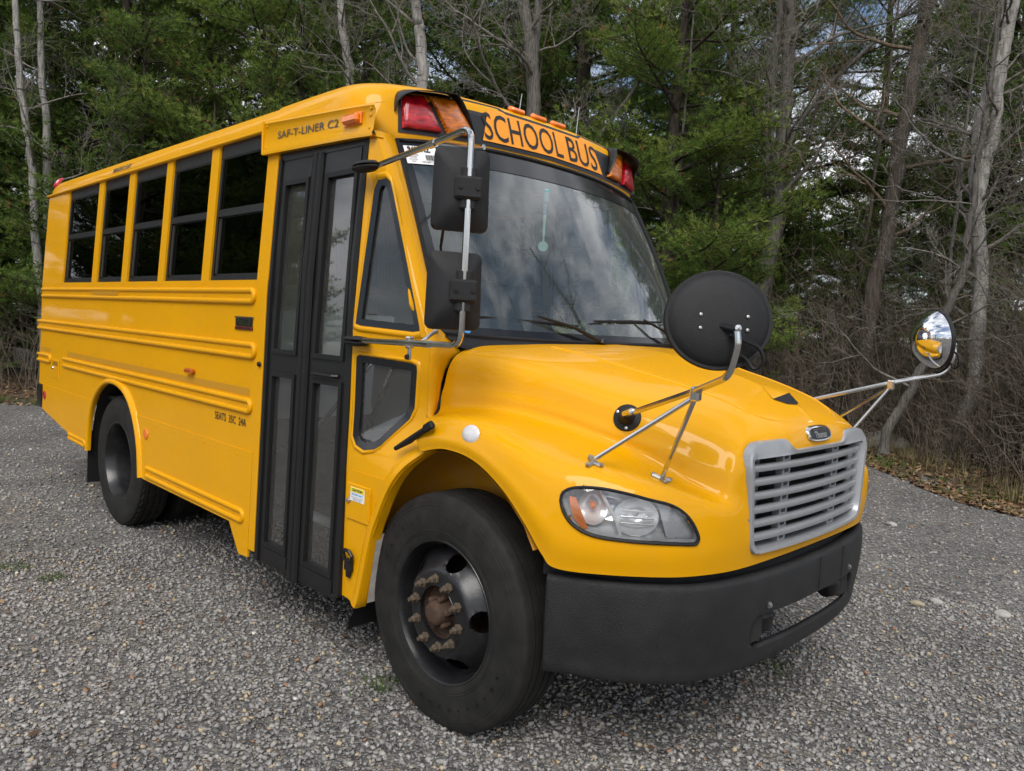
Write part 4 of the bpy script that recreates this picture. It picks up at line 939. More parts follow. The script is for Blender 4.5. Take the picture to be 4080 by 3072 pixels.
for (x, z) in ((-.575, 2.412), (-.60, 1.622)):
    b = MB(); b.lathe([(0, .022), (.05, .018), (.062, .008), (.062, .004), (0, .004)], 20, Matrix.Translation((x, -1.222, z)) @ Matrix.Diagonal((1.45, .62, 1, 1)))
    b.lathe([(0, -.028), (.05, -.022), (.066, -.010), (.066, -.005), (0, -.005)], 20, Matrix.Translation((x, -1.222, z)) @ Matrix.Diagonal((1.45, .62, 1, 1)))
    b.box((x-.03, -1.225, z-.003), (.06, .04, .03), bev=.004); b.obj('mirror_hinge', BLKPL, rear_m)
MB().box((-.13, -1.272, 1.635), (.03, .03, .05), bev=.005).box((-.13, -1.272, 1.590), (.022, .012, .055), bev=.004).obj('clamp', CHR, rear_m)
MB().lathe([(0, .01), (.01, .01), (.012, 0)], 8, Matrix.Translation((-.13, -1.28, 1.575)) @ Matrix.Rotation(math.pi/2, 4, 'X')).obj('clamp_bolt', BLKP, rear_m)
def mirror_head(name, c, w, h, tilt):
    F = Vector((.87, -.48, 0)).normalized(); U = Vector((0, 0, 1)); S_ = U.cross(F)
    rows = []
    def rr_(w_, h_, rad, d, n=6):
        o = []
        for (sx, sz), a0 in (((1, 1), 0), ((-1, 1), 90), ((-1, -1), 180), ((1, -1), 270)):
            for a in np.linspace(a0, a0+90, n): o.append((sx*(w_/2-rad)+rad*math.cos(math.radians(a)), sz*(h_/2-rad)+rad*math.sin(math.radians(a)), d))
        return o
    for w_, h_, rad, d in ((w*.93, h*.95, .02, -.045), (w*.97, h*.98, .025, -.03), (w, h, .028, -.005), (w*.97, h*.98, .026, .012), (w*.62, h*.66, .03, .042), (w*.30, h*.40, .02, .055), (.004, .004, .0015, .056)):
        rows.append([tuple(Vector(c)+S_*(p[0]*(1-.05*(p[1]/h)))+U*p[1]+F*p[2]) for p in rr_(w_, h_, rad, d)])
    hd = MB().grid(rows, closed_u=True).obj(name, BLKPL, BUS, angle=45)
    q = rr_(w*.92, h*.94, .02, -.044)
    MB().add([tuple(Vector(c)+S_*p[0]+U*p[1]+F*p[2]) for p in q], [tuple(range(len(q)))]).obj('mirror_glass', CHRM, hd, smooth=False)
    m = MB(); 
    pc = Vector((px, py, c[2]))
    R_ = Matrix((S_, F, U)).transposed()
    m.box(tuple(pc+F*.012), (.105, .028, .085), rot=R_, bev=.01); m.box(tuple(pc-F*.012), (.06, .05, .16), rot=R_, bev=.008)
    m.obj('clamp', BLKPL, hd)
    for k in (-.032, .032): MB().lathe([(0, .004), (.009, .004), (.009, 0)], 6, Matrix.Translation(pc+F*.026+S_*k) @ F.to_track_quat('Z', 'Y').to_matrix().to_4x4()).obj('clamp_bolt', BLKP, hd, smooth=False)
    return hd
for zc, wd, ht, off in ((2.222, .215, .308, .014), (1.845, .21, .295, .024)):
    mirror_head('mirror_head', (px-.48*off-.87*.052, py-.87*off+.48*.052, zc), wd, ht, 0)
MB().tube([(.09, -1.30, 2.10), (.04, -1.27, 2.02), (.02, -1.24, 1.95), (-.02, -1.20, 1.90)], .006, 6).obj('mirror_cable', BLK, rear_m)
# convex cross-view mirrors on the hood
for s in (-1, 1):
    C_ = Vector((1.185, 1.10*s, 1.775)); N_ = Vector((-.70, -.70*s, -.10)).normalized()
    M4 = Matrix.Translation(C_) @ N_.to_track_quat('Z', 'Y').to_matrix().to_4x4() @ Matrix.Diagonal((1.06, .97, 1, 1))
    R0 = .155
    back = MB().lathe([(0, -.028), (.07, -.026), (.125, -.016), (.14, -.006), (.147, .002), (.156, .002), (.160, .010), (.158, .020), (.150, .024)], 56, M4).obj('cross_view_mirror', BLKPL, BUS, angle=40)
    MB().lathe([(R0*math.sin(t)/math.sin(1.0), .018+.105*(math.cos(t)-math.cos(1.0))/(1-math.cos(1.0))) for t in np.linspace(0.0001, 1.0, 14)], 56, M4).obj('mirror_glass', CHRM, back, angle=80)
    at = M4 @ Vector((.0, -.02, -.034)); 
    T1 = Vector((1.255, 1.115*s, 1.752)); E1 = Vector((1.262, 1.12*s, 1.632)); J = Vector((1.03, .945*s, 1.54)); CB = Vector((.66, .80*s, 1.412))
    fm = MB().tube(bend([tuple(CB), tuple(J), (1.235, 1.105*s, 1.605), tuple(T1+Vector((.01, .004*s, -.05))), tuple(T1)], .06), .0115, 10).obj('mirror_arm', CHR, back)
    MB().lathe([(0, .016), (.010, .014), (.013, .006), (.013, -.012)], 10, Matrix.Translation(T1) @ (-N_).to_track_quat('Z', 'Y').to_matrix().to_4x4()).obj('ball_bolt', CHR, back)
    MB().tube([tuple(T1+Vector((0, 0, -.004))), tuple(C_-N_*.02+Vector((0, 0, -.02)))], .011, 8).obj('mount', BLKP, back)
    hb_ = hood_hit((.612+.5, (.75+.45)*s*1 if False else -(.75+.45), 1.384+.45), (-.5, .45, -.45)); hp_ = Vector((hb_[0].x, hb_[0].y*-s, hb_[0].z)); hn = Vector((hb_[1].x, hb_[1].y*-s, hb_[1].z)); hn = hn if hn.z > 0 else -hn
    MB().lathe([(0, .062), (.016, .060), (.022, .05), (.030, .022), (.034, .012), (.054, .008), (.056, 0)], 28, Matrix.Translation(hp_) @ hn.to_track_quat('Z', 'Y').to_matrix().to_4x4()).obj('mount_cone', BLK, back)
    MB().tube([tuple(hp_+hn*.055), tuple(lerp(hp_+hn*.06, J, .12))], .0135, 8).obj('cone_ferrule', CHR, back)
    for k in range(3):
        a = k*2.094+.6; off = hn.to_track_quat('Z', 'Y') @ Vector((.044*math.cos(a), .044*math.sin(a), .009))
        MB().lathe([(0, .004), (.006, .003), (.007, 0)], 8, Matrix.Translation(hp_+off) @ hn.to_track_quat('Z', 'Y').to_matrix().to_4x4()).obj('screw', STEEL, back)
    for (bx_, by_, bz_) in ((.641, .992, 1.223), (.829, .816, 1.179)):
        h = hood_hit((bx_+.4, -(by_+.4), bz_+.3), (-.4, .4, -.3)); q = Vector((h[0].x, h[0].y*-s, h[0].z)); n_ = Vector((h[1].x, h[1].y*-s, h[1].z)); n_ = n_ if n_.dot(Vector((.5, .5*s, .5))) > 0 else -n_
        MB().tube([tuple(J+Vector((0, 0, -.02))), tuple(q+n_*.014)], .009, 8).obj('brace_rod', CHR, back)
        b = MB(); Q = n_.to_track_quat('Z', 'Y')
        for a in (1.57, 3.9, 5.5):
            e = Q @ Vector((.036*math.cos(a), .036*math.sin(a), 0)); b.tube([tuple(q+n_*.003), tuple(q+e+n_*.003)], .011, 8); b.lathe([(0, .016), (.008, .014), (.009, .006)], 8, Matrix.Translation(q+e) @ Q.to_matrix().to_4x4())
        b.lathe([(0, .03), (.008, .028), (.010, 0)], 8, Matrix.Translation(q) @ Q.to_matrix().to_4x4()); b.obj('brace_bracket', STEEL, back)
    MB().box(tuple(J+Vector((0, 0, -.012))), (.035, .03, .05), bev=.006).obj('clamp', CHR, back)
    MB().tube(bend([tuple(C_-N_*.028+Vector((.03, .0, -.045))), (1.30, 1.05*s, 1.70), (1.315, 1.04*s, 1.655), (1.285, 1.05*s, 1.625), (1.262, 1.06*s, 1.665), tuple(C_-N_*.02+Vector((.04, -.03*s, -.10)))], .03), .006, 6).obj('heater_cable', BLK, back)
    for dx, dz in ((-.075, -.03), (.06, -.03), (-.075, .012), (.06, .012)):
        v = M4 @ Vector((dx, dz-.0, -.029)); MB().lathe([(0, .003), (.005, .002), (.006, 0)], 8, Matrix.Translation(v) @ (-N_).to_track_quat('Z', 'Y').to_matrix().to_4x4()).obj('screw', STEEL, back)
gh = MB().tube(bend([(-.372, -1.095, 1.90), (-.352, -1.115, 1.875), (-.318, -1.125, 1.79), (-.305, -1.10, 1.755)], .02), .011, 8); gh.obj('grab_handle', YEL, BUS)
# ================================================================== WHEELS (local axis: +Z points outward from the bus)
tp = [(.300, .098), (.306, .116), (.330, .124), (.375, .129), (.43, .128), (.462, .123), (.482, .116), (.493, .110), (.499, .104), (.5005, .100)]
gr = []
for c0 in (.060, .022, -.022, -.060): gr += [(.505, c0+.0055), (.489, c0+.004), (.489, c0-.004), (.505, c0-.0055)]
tread = [(.503, .085)]+gr+[(.503, -.085), (.5005, -.100)]
tprof = tp+tread+[(r, -z) for r, z in tp[::-1][1:]]
TYM = MB().lathe(tprof, 96)
# moulded rings and the raised maker lettering on the side wall
for r0, zz in ((.335, .1245), (.345, .1262), (.452, .1245), (.468, .1205)): TYM.lathe([(r0-.003, zz-.001), (r0, zz+.0018), (r0+.003, zz-.001)], 96)
for k in range(40):
    a = k*2*math.pi/40
    if 6 < k % 20 < 17:
        for j in (0, 1): TYM.box((.402*math.cos(a), .402*math.sin(a), .1285), (.026 if j == 0 else .012, .014 if j == 0 else .03, .003), rot=Matrix.Rotation(a, 3, 'Z'))
tyre_me = TYM.mesh('tyre', TYRE, angle=30)
def hole_disc(prof, n, holes, rx, rz, rc, seg=14):
    m = MB().lathe(prof, n); V = np.array(m.v); F = list(m.f)
    for a in holes:
        c_ = np.array((math.cos(a), math.sin(a))); t = np.array((-c_[1], c_[0]))
        poly = [tuple(c_*rc+c_*rx*math.cos(b)+t*rz*math.sin(b)) for b in np.linspace(0, 2*math.pi, seg, endpoint=False)]
        F, _ = cut_hole(V, F, lambda v: (v[0], v[1]), lambda v, q: np.array((q[0], q[1], v[2])), poly, lambda v: math.hypot(v[0], v[1]) > .12, .009)
    return MB().add(V, F)
# front wheel: disc domes outward; hand holes, ten studs
fpro = [(.312, .112), (.306, .119), (.298, .116), (.292, .104), (.286, .09), (.282, .06), (.278, .035)]
dome = [tuple(p[:2]) for p in crom([(.278, .035, 0), (.270, .040, 0), (.257, .052, 0), (.235, .075, 0), (.21, .102, 0), (.193, .120, 0), (.18, .129, 0), (.155, .132, 0), (.118, .132, 0), (.113, .128, 0), (.113, .05, 0)], 4)]
fd_ = hole_disc(dome, 120, [math.radians(q) for q in (62, 134, 206, 278, 350)], .034, .046, .226)
fd_.lathe(fpro, 64); fd_.lathe([(.278, .035), (.29, -.05), (.29, -.118), (.31, -.12)], 48)
rim_front = fd_.mesh('rim', RIM, angle=40)
hubm = MB().lathe([(0, .168), (.030, .167), (.046, .160), (.052, .15), (.052, .105), (.062, .09), (.070, .08), (.092, .08), (.112, .09), (.113, .115)], 40)
for k in range(6):
    a = k*1.047; hubm.box((.062*math.cos(a), .062*math.sin(a), .12), (.02, .022, .05), rot=Matrix.Rotation(a, 3, 'Z'), bev=.004)
hub_me = hubm.mesh('hub', RUST, angle=40)
nutm = MB().lathe([(0, .046), (.009, .046), (.0095, .034), (.013, .033), (.0155, .028), (.0155, .012), (.022, .010), (.022, 0)], 6); nut_me = nutm.mesh('lug_nut', NUT, smooth=False)
drum = MB().lathe([(.21, .0), (.21, -.12), (.05, -.12)], 32).mesh('brake_drum', RUST)
def wheel(name_loc, rim_me, face_z, nut_r, rotz, front=True, outward=-1, par=BUS, hub=True):
    w = bpy.data.objects.new('wheel', rim_me); w.location = name_loc
    w.rotation_euler = (Matrix.Rotation(math.pi/2 if outward < 0 else -math.pi/2, 4, 'X') @ Matrix.Rotation(rotz, 4, 'Z')).to_euler()
    link(w, parent=par)
    t_ = bpy.data.objects.new('tyre', tyre_me if front else tyre_me_r); link(t_, parent=w)
    if hub:
        h = bpy.data.objects.new('hub', hub_me); link(h, parent=w); h.location = (0, 0, 0 if front else -.19)
        for k in range(10):
            a = k*.6283+.2; n_ = bpy.data.objects.new('lug_nut', nut_me); link(n_, parent=w); n_.location = (nut_r*math.cos(a), nut_r*math.sin(a), face_z); n_.rotation_euler = (0, 0, k*.7)
        d = bpy.data.objects.new('brake_drum', drum); link(d, parent=w); d.location = (0, 0, 0 if front else -.1)
    return w
# rear tyre: zig-zag blocks; rear rim is deep dished
trr = tp+[(.501, .095), (.501, -.095), (.5005, -.100)]+[(r, -z) for r, z in tp[::-1][1:]]
TR = MB().lathe(trr, 96)
for c0 in (-.07, -.025, .025, .07):
    for k in range(96):
        a0 = 2*math.pi*k/96; a1 = 2*math.pi*(k+1)/96; z0 = c0+.006*(1 if k % 2 else -1); z1 = c0-.006*(1 if k % 2 else -1)
        w = .017
        TR.add([(.512*math.cos(a), .512*math.sin(a), z+o) for a, z in ((a0, z0), (a1, z1)) for o in (-w, w)]+[(.499*math.cos(a), .499*math.sin(a), z+o) for a, z in ((a0, z0), (a1, z1)) for o in (-w, w)], [(0, 1, 3, 2), (0, 2, 6, 4), (1, 5, 7, 3)])
tyre_me_r = TR.mesh('rear_tyre', TYRE, angle=30)
rpro = [(.312, .112), (.306, .119), (.298, .116), (.292, .104), (.286, .09), (.275, .06), (.268, .03), (.262, -.03), (.255, -.08), (.235, -.095), (.19, -.10), (.11, -.10), (.108, -.06)]
rim_rear = MB().lathe(rpro, 64).lathe([(.262, -.03), (.29, -.06), (.29, -.118), (.31, -.12)], 48).mesh('rear_rim', RIM, angle=40)
ZH = .500
wheel((0, -1.032, ZH), rim_front, .132, .143, .25); wheel((0, 1.032, ZH), rim_front, .132, .143, 1.1, outward=1)
for s in (-1, 1):
    wheel((-3.95, s*1.055, ZH+.008), rim_rear, -.10, .143, .4, front=False, outward=s)
    wheel((-3.95, s*.73, ZH+.008), rim_rear, -.10, .143, .9, front=False, outward=s, hub=False)
MB().tube([(-3.95, -.9, .51), (-3.95, 0, .51), (-3.95, .9, .51)], [.07, .14, .07], 14).obj('rear_axle', DARK, BUS); MB().tube([(0, -.95, .48), (0, .95, .48)], .06, 10).obj('front_axle', DARK, BUS)
# wheel housings
for s in (-1, 1):
    a_ = np.linspace(.60, math.pi+.30, 22)
    MB().grid([[(.62*q*math.cos(a)+.02, s*y, .53+.66*q*math.sin(a)+(.008 if k % 2 else 0)) for k, a in enumerate(a_)] for y, q in ((1.17, 1), (1.06, 1.0), (.95, .985), (.87, .95), (.83, .88), (.81, .7), (.80, .3))]).obj('inner_fender', YELW, BUS, angle=60)
    MB().grid([[(-3.9+.60*math.cos(a), s*y, .52+.63*math.sin(a)) for a in np.linspace(-.1, math.pi+.1, 18)] for y in (1.2, .5)]).obj('wheel_house', DARK, BUS, angle=60)
    # splash guards and flaps
    MB().grid([[(lerp(-.425, -.485, t), s*y, lerp(.74, .40, t)) for t in (0, .5, 1)] for y in (1.185, 1.13, 1.0, .82)]).obj('splash_guard', mat('pale_scuffed_liner_%d' % (s+1), (.44, .42, .39), .7, var=.2, vscale=12, dust=.5, dustcol=(.2, .17, .12)), BUS, smooth=False)
    MB().grid([[(-.53-.09*t, s*y, lerp(.43, .235, t)) for t in (0, .4, 1)] for y in (1.20, 1.0, .8)]).obj('mud_flap', BLK, BUS, angle=60)
    MB().box((-4.50, s*1.06, .46), (.012, .34, .44), rot=Matrix.Rotation(.03, 3, 'Y')).obj('mud_flap', BLK, BUS, smooth=False)
# ================================================================== DECALS, TAPE, SMALL LAMPS ON THE RIGHT SIDE
def tape(x0, x1, z0, z1): MB().sheet([(x0, z0), (x1, z0), (x1, z1), (x0, z1)], wallo(.0015), maxlen=.5).obj('reflective_tape', TAPE, BUS, smooth=False)
tape(-5.145, -1.652, 1.256, 1.298); tape(-5.985, -5.675, 1.262, 1.298)
MB().box((-4.17, -1.214, 1.822), (.62, .006, .028)).obj('reflective_tape', TAPE, BUS, smooth=False)
text_on('seats_lettering', 'SEATS  35C  24A', lambda a, b: (-1.877+a, YS(1.10)-.003, 1.100+b), DECAL, BUS, .046, w=.41, bold=.0004)
MB().box((-5.465, YS(1.12)-.004, 1.12), (.20, .008, .168), bev=.003).obj('fuel_door', YEL, BUS)
text_on('diesel_lettering', 'DIESEL', lambda a, b: (-5.475+a, YS(1.17)-.010, 1.168+b), DECAL, BUS, .034, w=.17, bold=.0005)
MB().lathe([(0, .012), (.012, .010), (.015, 0)], 10, Matrix.Translation((-5.55, YS(1.12)-.008, 1.125)) @ Matrix.Rotation(math.pi/2, 4, 'X')).obj('fuel_door_latch', CHR, BUS)
MB().box((-2.452, YS(1.335)-.018, 1.335), (.115, .03, .034), bev=.010).obj('side_marker_lamp', mat('dark_amber_lens', (.40, .075, .006), .2, var=.1, vscale=30, coat=.6), BUS)
for (x, z, m_) in ((-3.175, .832, AMBL), (-5.807, .845, REDL)):
    MB().lathe([(0, .010), (.034, .009), (.039, .005), (.040, 0)], 24, Matrix.Translation((x, YS(z)-.006, z)) @ Matrix.Rotation(math.pi/2, 4, 'X')).obj('round_reflector', m_, BUS)
plq = MB().box((-1.755, YS(1.66)-.004, 1.672), (.205, .008, .05), bev=.003).obj('maker_plaque', BLKP, BUS)
MB().box((-1.755, YS(1.70)-.005, 1.698), (.23, .010, .008), bev=.002).obj('plaque_bar', CHR, plq)
text_on('plaque_lettering', 'Thomas', lambda a, b: (-1.755+a, YS(1.66)-.0095, 1.672+b), CHR, plq, .042, w=.17, bold=.0012)
pr = MB().box((-1.755, YS(1.63)-.004, 1.635), (.215, .008, .02), bev=.002).obj('plaque_base', mat('dark_red_enamel', (.11, .008, .012), .35), plq)
text_on('plaque_base_lettering', 'BUILT BUSES', lambda a, b: (-1.755+a, YS(1.63)-.0095, 1.635+b), CHR, plq, .011, w=.18, bold=.0003)
MB().lathe([(0, .012), (.012, .010), (.016, 0)], 12, Matrix.Translation((-1.535, -1.222, 1.445)) @ Matrix.Rotation(math.pi/2, 4, 'X')).obj('door_lock', BLKP, BUS)

# ================================================================== GROUND
rng = np.random.default_rng(11)
def np_mesh(name, V, T, mats, attr=None, smooth=False, mi=None):
    me = bpy.data.meshes.new(name); V = np.asarray(V, np.float32); T = np.asarray(T, np.int32); k = T.shape[1]
    me.vertices.add(len(V)); me.vertices.foreach_set('co', V.ravel())
    me.loops.add(T.size); me.loops.foreach_set('vertex_index', T.ravel())
    me.polygons.add(len(T)); me.polygons.foreach_set('loop_start', np.arange(0, T.size, k, dtype=np.int32)); 
    if smooth: me.polygons.foreach_set('use_smooth', np.ones(len(T), bool))
    for m_ in (mats if isinstance(mats, (list, tuple)) else [mats]): me.materials.append(m_)
    if mi is not None: me.polygons.foreach_set('material_index', np.asarray(mi, np.int32))
    if attr is not None:
        a = me.attributes.new('tone', 'FLOAT', 'POINT'); a.data.foreach_set('value', np.asarray(attr, np.float32))
    me.update(calc_edges=True); me.validate()
    return me
def np_obj(name, me, parent=None, loc=None, rotz=0, sc=None, **k):
    o = bpy.data.objects.new(name, me)
    if loc is not None: o.location = loc
    o.rotation_euler = (0, 0, rotz)
    if sc is not None: o.scale = (sc, sc, sc)
    return link(o, parent=parent, **k)
def gravel_base():
    m, n, l, b = newmat('crushed_gravel_bed'); t = n.new('ShaderNodeTexCoord'); geo = t.outputs['Object']
    wob = n.new('ShaderNodeTexNoise'); wob.inputs['Scale'].default_value = 45; wob.inputs['Detail'].default_value = 2; l.new(geo, wob.inputs['Vector'])
    add = n.new('ShaderNodeMix'); add.data_type = 'VECTOR'; add.inputs[0].default_value = .03; l.new(geo, add.inputs[4]); l.new(wob.outputs['Color'], add.inputs[5])
    hs = []; cols = []
    for sc in (52, 30):
        v = n.new('ShaderNodeTexVoronoi'); v.inputs['Scale'].default_value = sc; l.new(add.outputs[1], v.inputs['Vector']); cols.append(v)
    sp = n.new('ShaderNodeSeparateColor'); l.new(cols[0].outputs['Color'], sp.inputs[0])
    rp_ = n.new('ShaderNodeValToRGB'); e = rp_.color_ramp.elements; e[0].position = 0; e[0].color = (.15, .145, .138, 1); e[1].position = 1; e[1].color = (.58, .54, .47, 1)
    for p, c_ in ((.35, (.25, .243, .237, 1)), (.7, (.39, .38, .37, 1)), (.9, (.46, .40, .32, 1))): q = e.new(p); q.color = c_
    l.new(sp.outputs[0], rp_.inputs[0])
    gap = n.new('ShaderNodeMapRange'); gap.inputs['From Min'].default_value = .0; gap.inputs['From Max'].default_value = .55; gap.inputs['To Min'].default_value = 1.0; gap.inputs['To Max'].default_value = .46
    l.new(cols[0].outputs['Distance'], gap.inputs['Value'])
    big = n.new('ShaderNodeTexNoise'); big.inputs['Scale'].default_value = .9; big.inputs['Detail'].default_value = 5; l.new(geo, big.inputs['Vector'])
    br = n.new('ShaderNodeMapRange'); br.inputs['From Min'].default_value = .3; br.inputs['From Max'].default_value = .7; br.inputs['To Min'].default_value = .72; br.inputs['To Max'].default_value = 1.12; l.new(big.outputs['Fac'], br.inputs['Value'])
    m1 = n.new('ShaderNodeMix'); m1.data_type = 'RGBA'; m1.blend_type = 'MULTIPLY'; m1.inputs[0].default_value = 1; l.new(rp_.outputs[0], m1.inputs[6]); l.new(gap.outputs[0], m1.inputs[7])
    m2 = n.new('ShaderNodeMix'); m2.data_type = 'RGBA'; m2.blend_type = 'MULTIPLY'; m2.inputs[0].default_value = 1; l.new(m1.outputs[2], m2.inputs[6]); l.new(br.outputs[0], m2.inputs[7])
    l.new(m2.outputs[2], b.inputs['Base Color']); b.inputs['Roughness'].default_value = .92; b.inputs['Specular IOR Level'].default_value = .25
    inv = n.new('ShaderNodeMath'); inv.operation = 'SUBTRACT'; inv.inputs[0].default_value = 1; l.new(cols[0].outputs['Distance'], inv.inputs[1])
    bp = n.new('ShaderNodeBump'); bp.inputs['Strength'].default_value = .9; bp.inputs['Distance'].default_value = .014; l.new(inv.outputs[0], bp.inputs['Height']); l.new(bp.outputs[0], b.inputs['Normal'])
    return m
GRAV = gravel_base()
MB().add([(-600, -600, 0), (600, -600, 0), (600, 600, 0), (-600, 600, 0)], [(0, 1, 2, 3)]).obj('gravel_lot', GRAV, None, smooth=False, kind='structure')
# stones lying on the bed
def tone_mat(name, stops, rough=.85, spec=.3, bump=0.0, bscale=200, noise=0.0, trans=0.0):
    m, n, l, b = newmat(name); a = n.new('ShaderNodeAttribute'); a.attribute_name = 'tone'
    r = n.new('ShaderNodeValToRGB'); e = r.color_ramp.elements; e[0].position = stops[0][0]; e[0].color = (*stops[0][1], 1); e[1].position = stops[-1][0]; e[1].color = (*stops[-1][1], 1)
    for p, c_ in stops[1:-1]: q = e.new(p); q.color = (*c_, 1)
    l.new(a.outputs['Fac'], r.inputs[0]); out = r.outputs[0]
    if noise:
        t = n.new('ShaderNodeTexCoord'); z = n.new('ShaderNodeTexNoise'); z.inputs['Scale'].default_value = bscale*.4; z.inputs['Detail'].default_value = 5; l.new(t.outputs['Object'], z.inputs['Vector'])
        mr = n.new('ShaderNodeMapRange'); mr.inputs['To Min'].default_value = 1-noise; mr.inputs['To Max'].default_value = 1+noise; l.new(z.outputs['Fac'], mr.inputs['Value'])
        x = n.new('ShaderNodeMix'); x.data_type = 'RGBA'; x.blend_type = 'MULTIPLY'; x.inputs[0].default_value = 1; l.new(out, x.inputs[6]); l.new(mr.outputs[0], x.inputs[7]); out = x.outputs[2]
    if noise:
        z5 = n.new('ShaderNodeTexNoise'); z5.inputs['Scale'].default_value = .9; z5.inputs['Detail'].default_value = 5; l.new(t.outputs['Object'], z5.inputs['Vector'])
        m5 = n.new('ShaderNodeMapRange'); m5.inputs['From Min'].default_value = .3; m5.inputs['From Max'].default_value = .7; m5.inputs['To Min'].default_value = .78; m5.inputs['To Max'].default_value = 1.12; l.new(z5.outputs['Fac'], m5.inputs['Value'])
        x5 = n.new('ShaderNodeMix'); x5.data_type = 'RGBA'; x5.blend_type = 'MULTIPLY'; x5.inputs[0].default_value = 1; l.new(out, x5.inputs[6]); l.new(m5.outputs[0], x5.inputs[7]); out = x5.outputs[2]
    l.new(out, b.inputs['Base Color']); b.inputs['Roughness'].default_value = rough; b.inputs['Specular IOR Level'].default_value = spec
    if trans:
        tl = n.new('ShaderNodeBsdfTranslucent'); l.new(out, tl.inputs[0]); ms = n.new('ShaderNodeMixShader'); ms.inputs[0].default_value = trans
        l.new(b.outputs[0], ms.inputs[1]); l.new(tl.outputs[0], ms.inputs[2]); l.new(ms.outputs[0], n['Material Output'].inputs['Surface'])
    if bump:
        t = n.new('ShaderNodeTexCoord'); z = n.new('ShaderNodeTexNoise'); z.inputs['Scale'].default_value = bscale; z.inputs['Detail'].default_value = 5; l.new(t.outputs['Object'], z.inputs['Vector'])
        bp = n.new('ShaderNodeBump'); bp.inputs['Strength'].default_value = bump; bp.inputs['Distance'].default_value = .01; l.new(z.outputs['Fac'], bp.inputs['Height']); l.new(bp.outputs[0], b.inputs['Normal'])
    return m
STONE = tone_mat('gravel_stone', [(0, (.13, .125, .12)), (.3, (.225, .217, .207)), (.6, (.335, .322, .306)), (.82, (.42, .40, .375)), (.9, (.48, .39, .26)), (.96, (.30, .17, .10)), (1, (.66, .63, .58))], .85, noise=.35, bscale=300)
BOXV = np.array([(sx, sy, sz) for sx in (-1, 1) for sy in (-1, 1) for sz in (-1, 1)], float)
BOXT = np.array([(0, 1, 3), (0, 3, 2), (4, 6, 7), (4, 7, 5), (0, 4, 5), (0, 5, 1), (2, 3, 7), (2, 7, 6), (0, 2, 6), (0, 6, 4), (1, 5, 7), (1, 7, 3)])
def stones(N, r0, r1, cx, cy, a0, a1, smin, smax, pw=1.0):
    u = rng.random(N); r = (r0**pw+(r1**pw-r0**pw)*u)**(1/pw); a = np.radians(a0+(a1-a0)*rng.random(N))
    x = cx+r*np.cos(a); y = cy+r*np.sin(a)
    s = smin+(smax-smin)*rng.random(N)**2.6
    sh = BOXV[None]*(.55+.55*rng.random((N, 8, 3)))                       # jittered corners
    sh *= (s[:, None, None]*np.stack([np.ones(N), .55+.45*rng.random(N), .32+.4*rng.random(N)], 1)[:, None, :])*.5
    ya = rng.random(N)*2*np.pi; ti = rng.normal(0, .35, N); tj = rng.normal(0, .35, N)
    ct, st_ = np.cos(ti), np.sin(ti); y2 = sh[..., 1]*ct[:, None]-sh[..., 2]*st_[:, None]; z2 = sh[..., 1]*st_[:, None]+sh[..., 2]*ct[:, None]
    ct, st_ = np.cos(tj), np.sin(tj); x2 = sh[..., 0]*ct[:, None]-z2*st_[:, None]; z3 = sh[..., 0]*st_[:, None]+z2*ct[:, None]
    ca, sa = np.cos(ya), np.sin(ya); X = x2*ca[:, None]-y2*sa[:, None]+x[:, None]; Y = x2*sa[:, None]+y2*ca[:, None]+y[:, None]
    Z = z3+(s*.10+.006*rng.random(N))[:, None]
    V = np.stack([X, Y, Z], -1).reshape(-1, 3); T = (BOXT[None]+(np.arange(N)*8)[:, None, None]).reshape(-1, 3)
    tn = np.clip(rng.normal(.50, .14, N), 0, .83); od = rng.random(N); tn = np.where(od < .05, .9, np.where(od < .062, .96, np.where(od < .067, 1.0, tn)))
    return V, T, np.repeat(tn, 8)
CX, CY = 2.376, -3.193
parts = [stones(54000, 1.6, 6.0, CX, CY, 96, 176, .007, .028, 1.3), stones(22000, 5.5, 14, CX, CY, 98, 172, .012, .034, 1.0), stones(5000, 1.0, 7, CX, CY, 60, 215, .01, .03, 1.2)]
V = np.concatenate([p[0] for p in parts]); off = np.cumsum([0]+[len(p[0]) for p in parts[:-1]]); T = np.concatenate([p[1]+o for p, o in zip(parts, off)]); A = np.concatenate([p[2] for p in parts])
np_obj('gravel_stones', np_mesh('gravel_stones', V, T, STONE, A), kind='stuff', label='loose crushed grey gravel covering the lot', cat='gravel')
def boulder(name, loc, size, label, m_, seed, group=None, cat='rock', squash=.5):
    r = np.random.default_rng(seed); bm = bmesh.new(); bmesh.ops.create_icosphere(bm, subdivisions=3, radius=1)
    ax = r.normal(size=(9, 3)); ax /= np.linalg.norm(ax, axis=1)[:, None]; dd = .62+.3*r.random(9)
    for v in bm.verts:
        p = np.array(v.co)
        for a, d in zip(ax, dd):
            q = p @ a
            if q > d: p = p-a*(q-d)*.85
        p = p*(1+.03*r.normal()); v.co = p*np.array(size)
    me = bpy.data.meshes.new(name); bm.to_mesh(me); bm.free(); me.materials.append(m_)
    for p in me.polygons: p.use_smooth = True
    o = bpy.data.objects.new(name, me); o.location = loc; return link(o, label=label, cat=cat, group=group)
ROCK = mat('weathered_rock', (.19, .175, .15), .9, var=.25, vscale=9, bump=.8, bscale=30, dust=.4, dustcol=(.10, .085, .06))
PEB = mat('pale_river_pebble', (.34, .325, .30), .8, var=.15, vscale=30, bump=.3, bscale=90); PEB2 = mat('tan_pebble', (.33, .28, .20), .8, var=.15, vscale=30, bump=.3, bscale=90)
boulder('boulder', (-.34, 9.75, .12), (.42, .33, .26), 'flat grey boulder in the dry grass at the right edge of the lot', ROCK, 3)
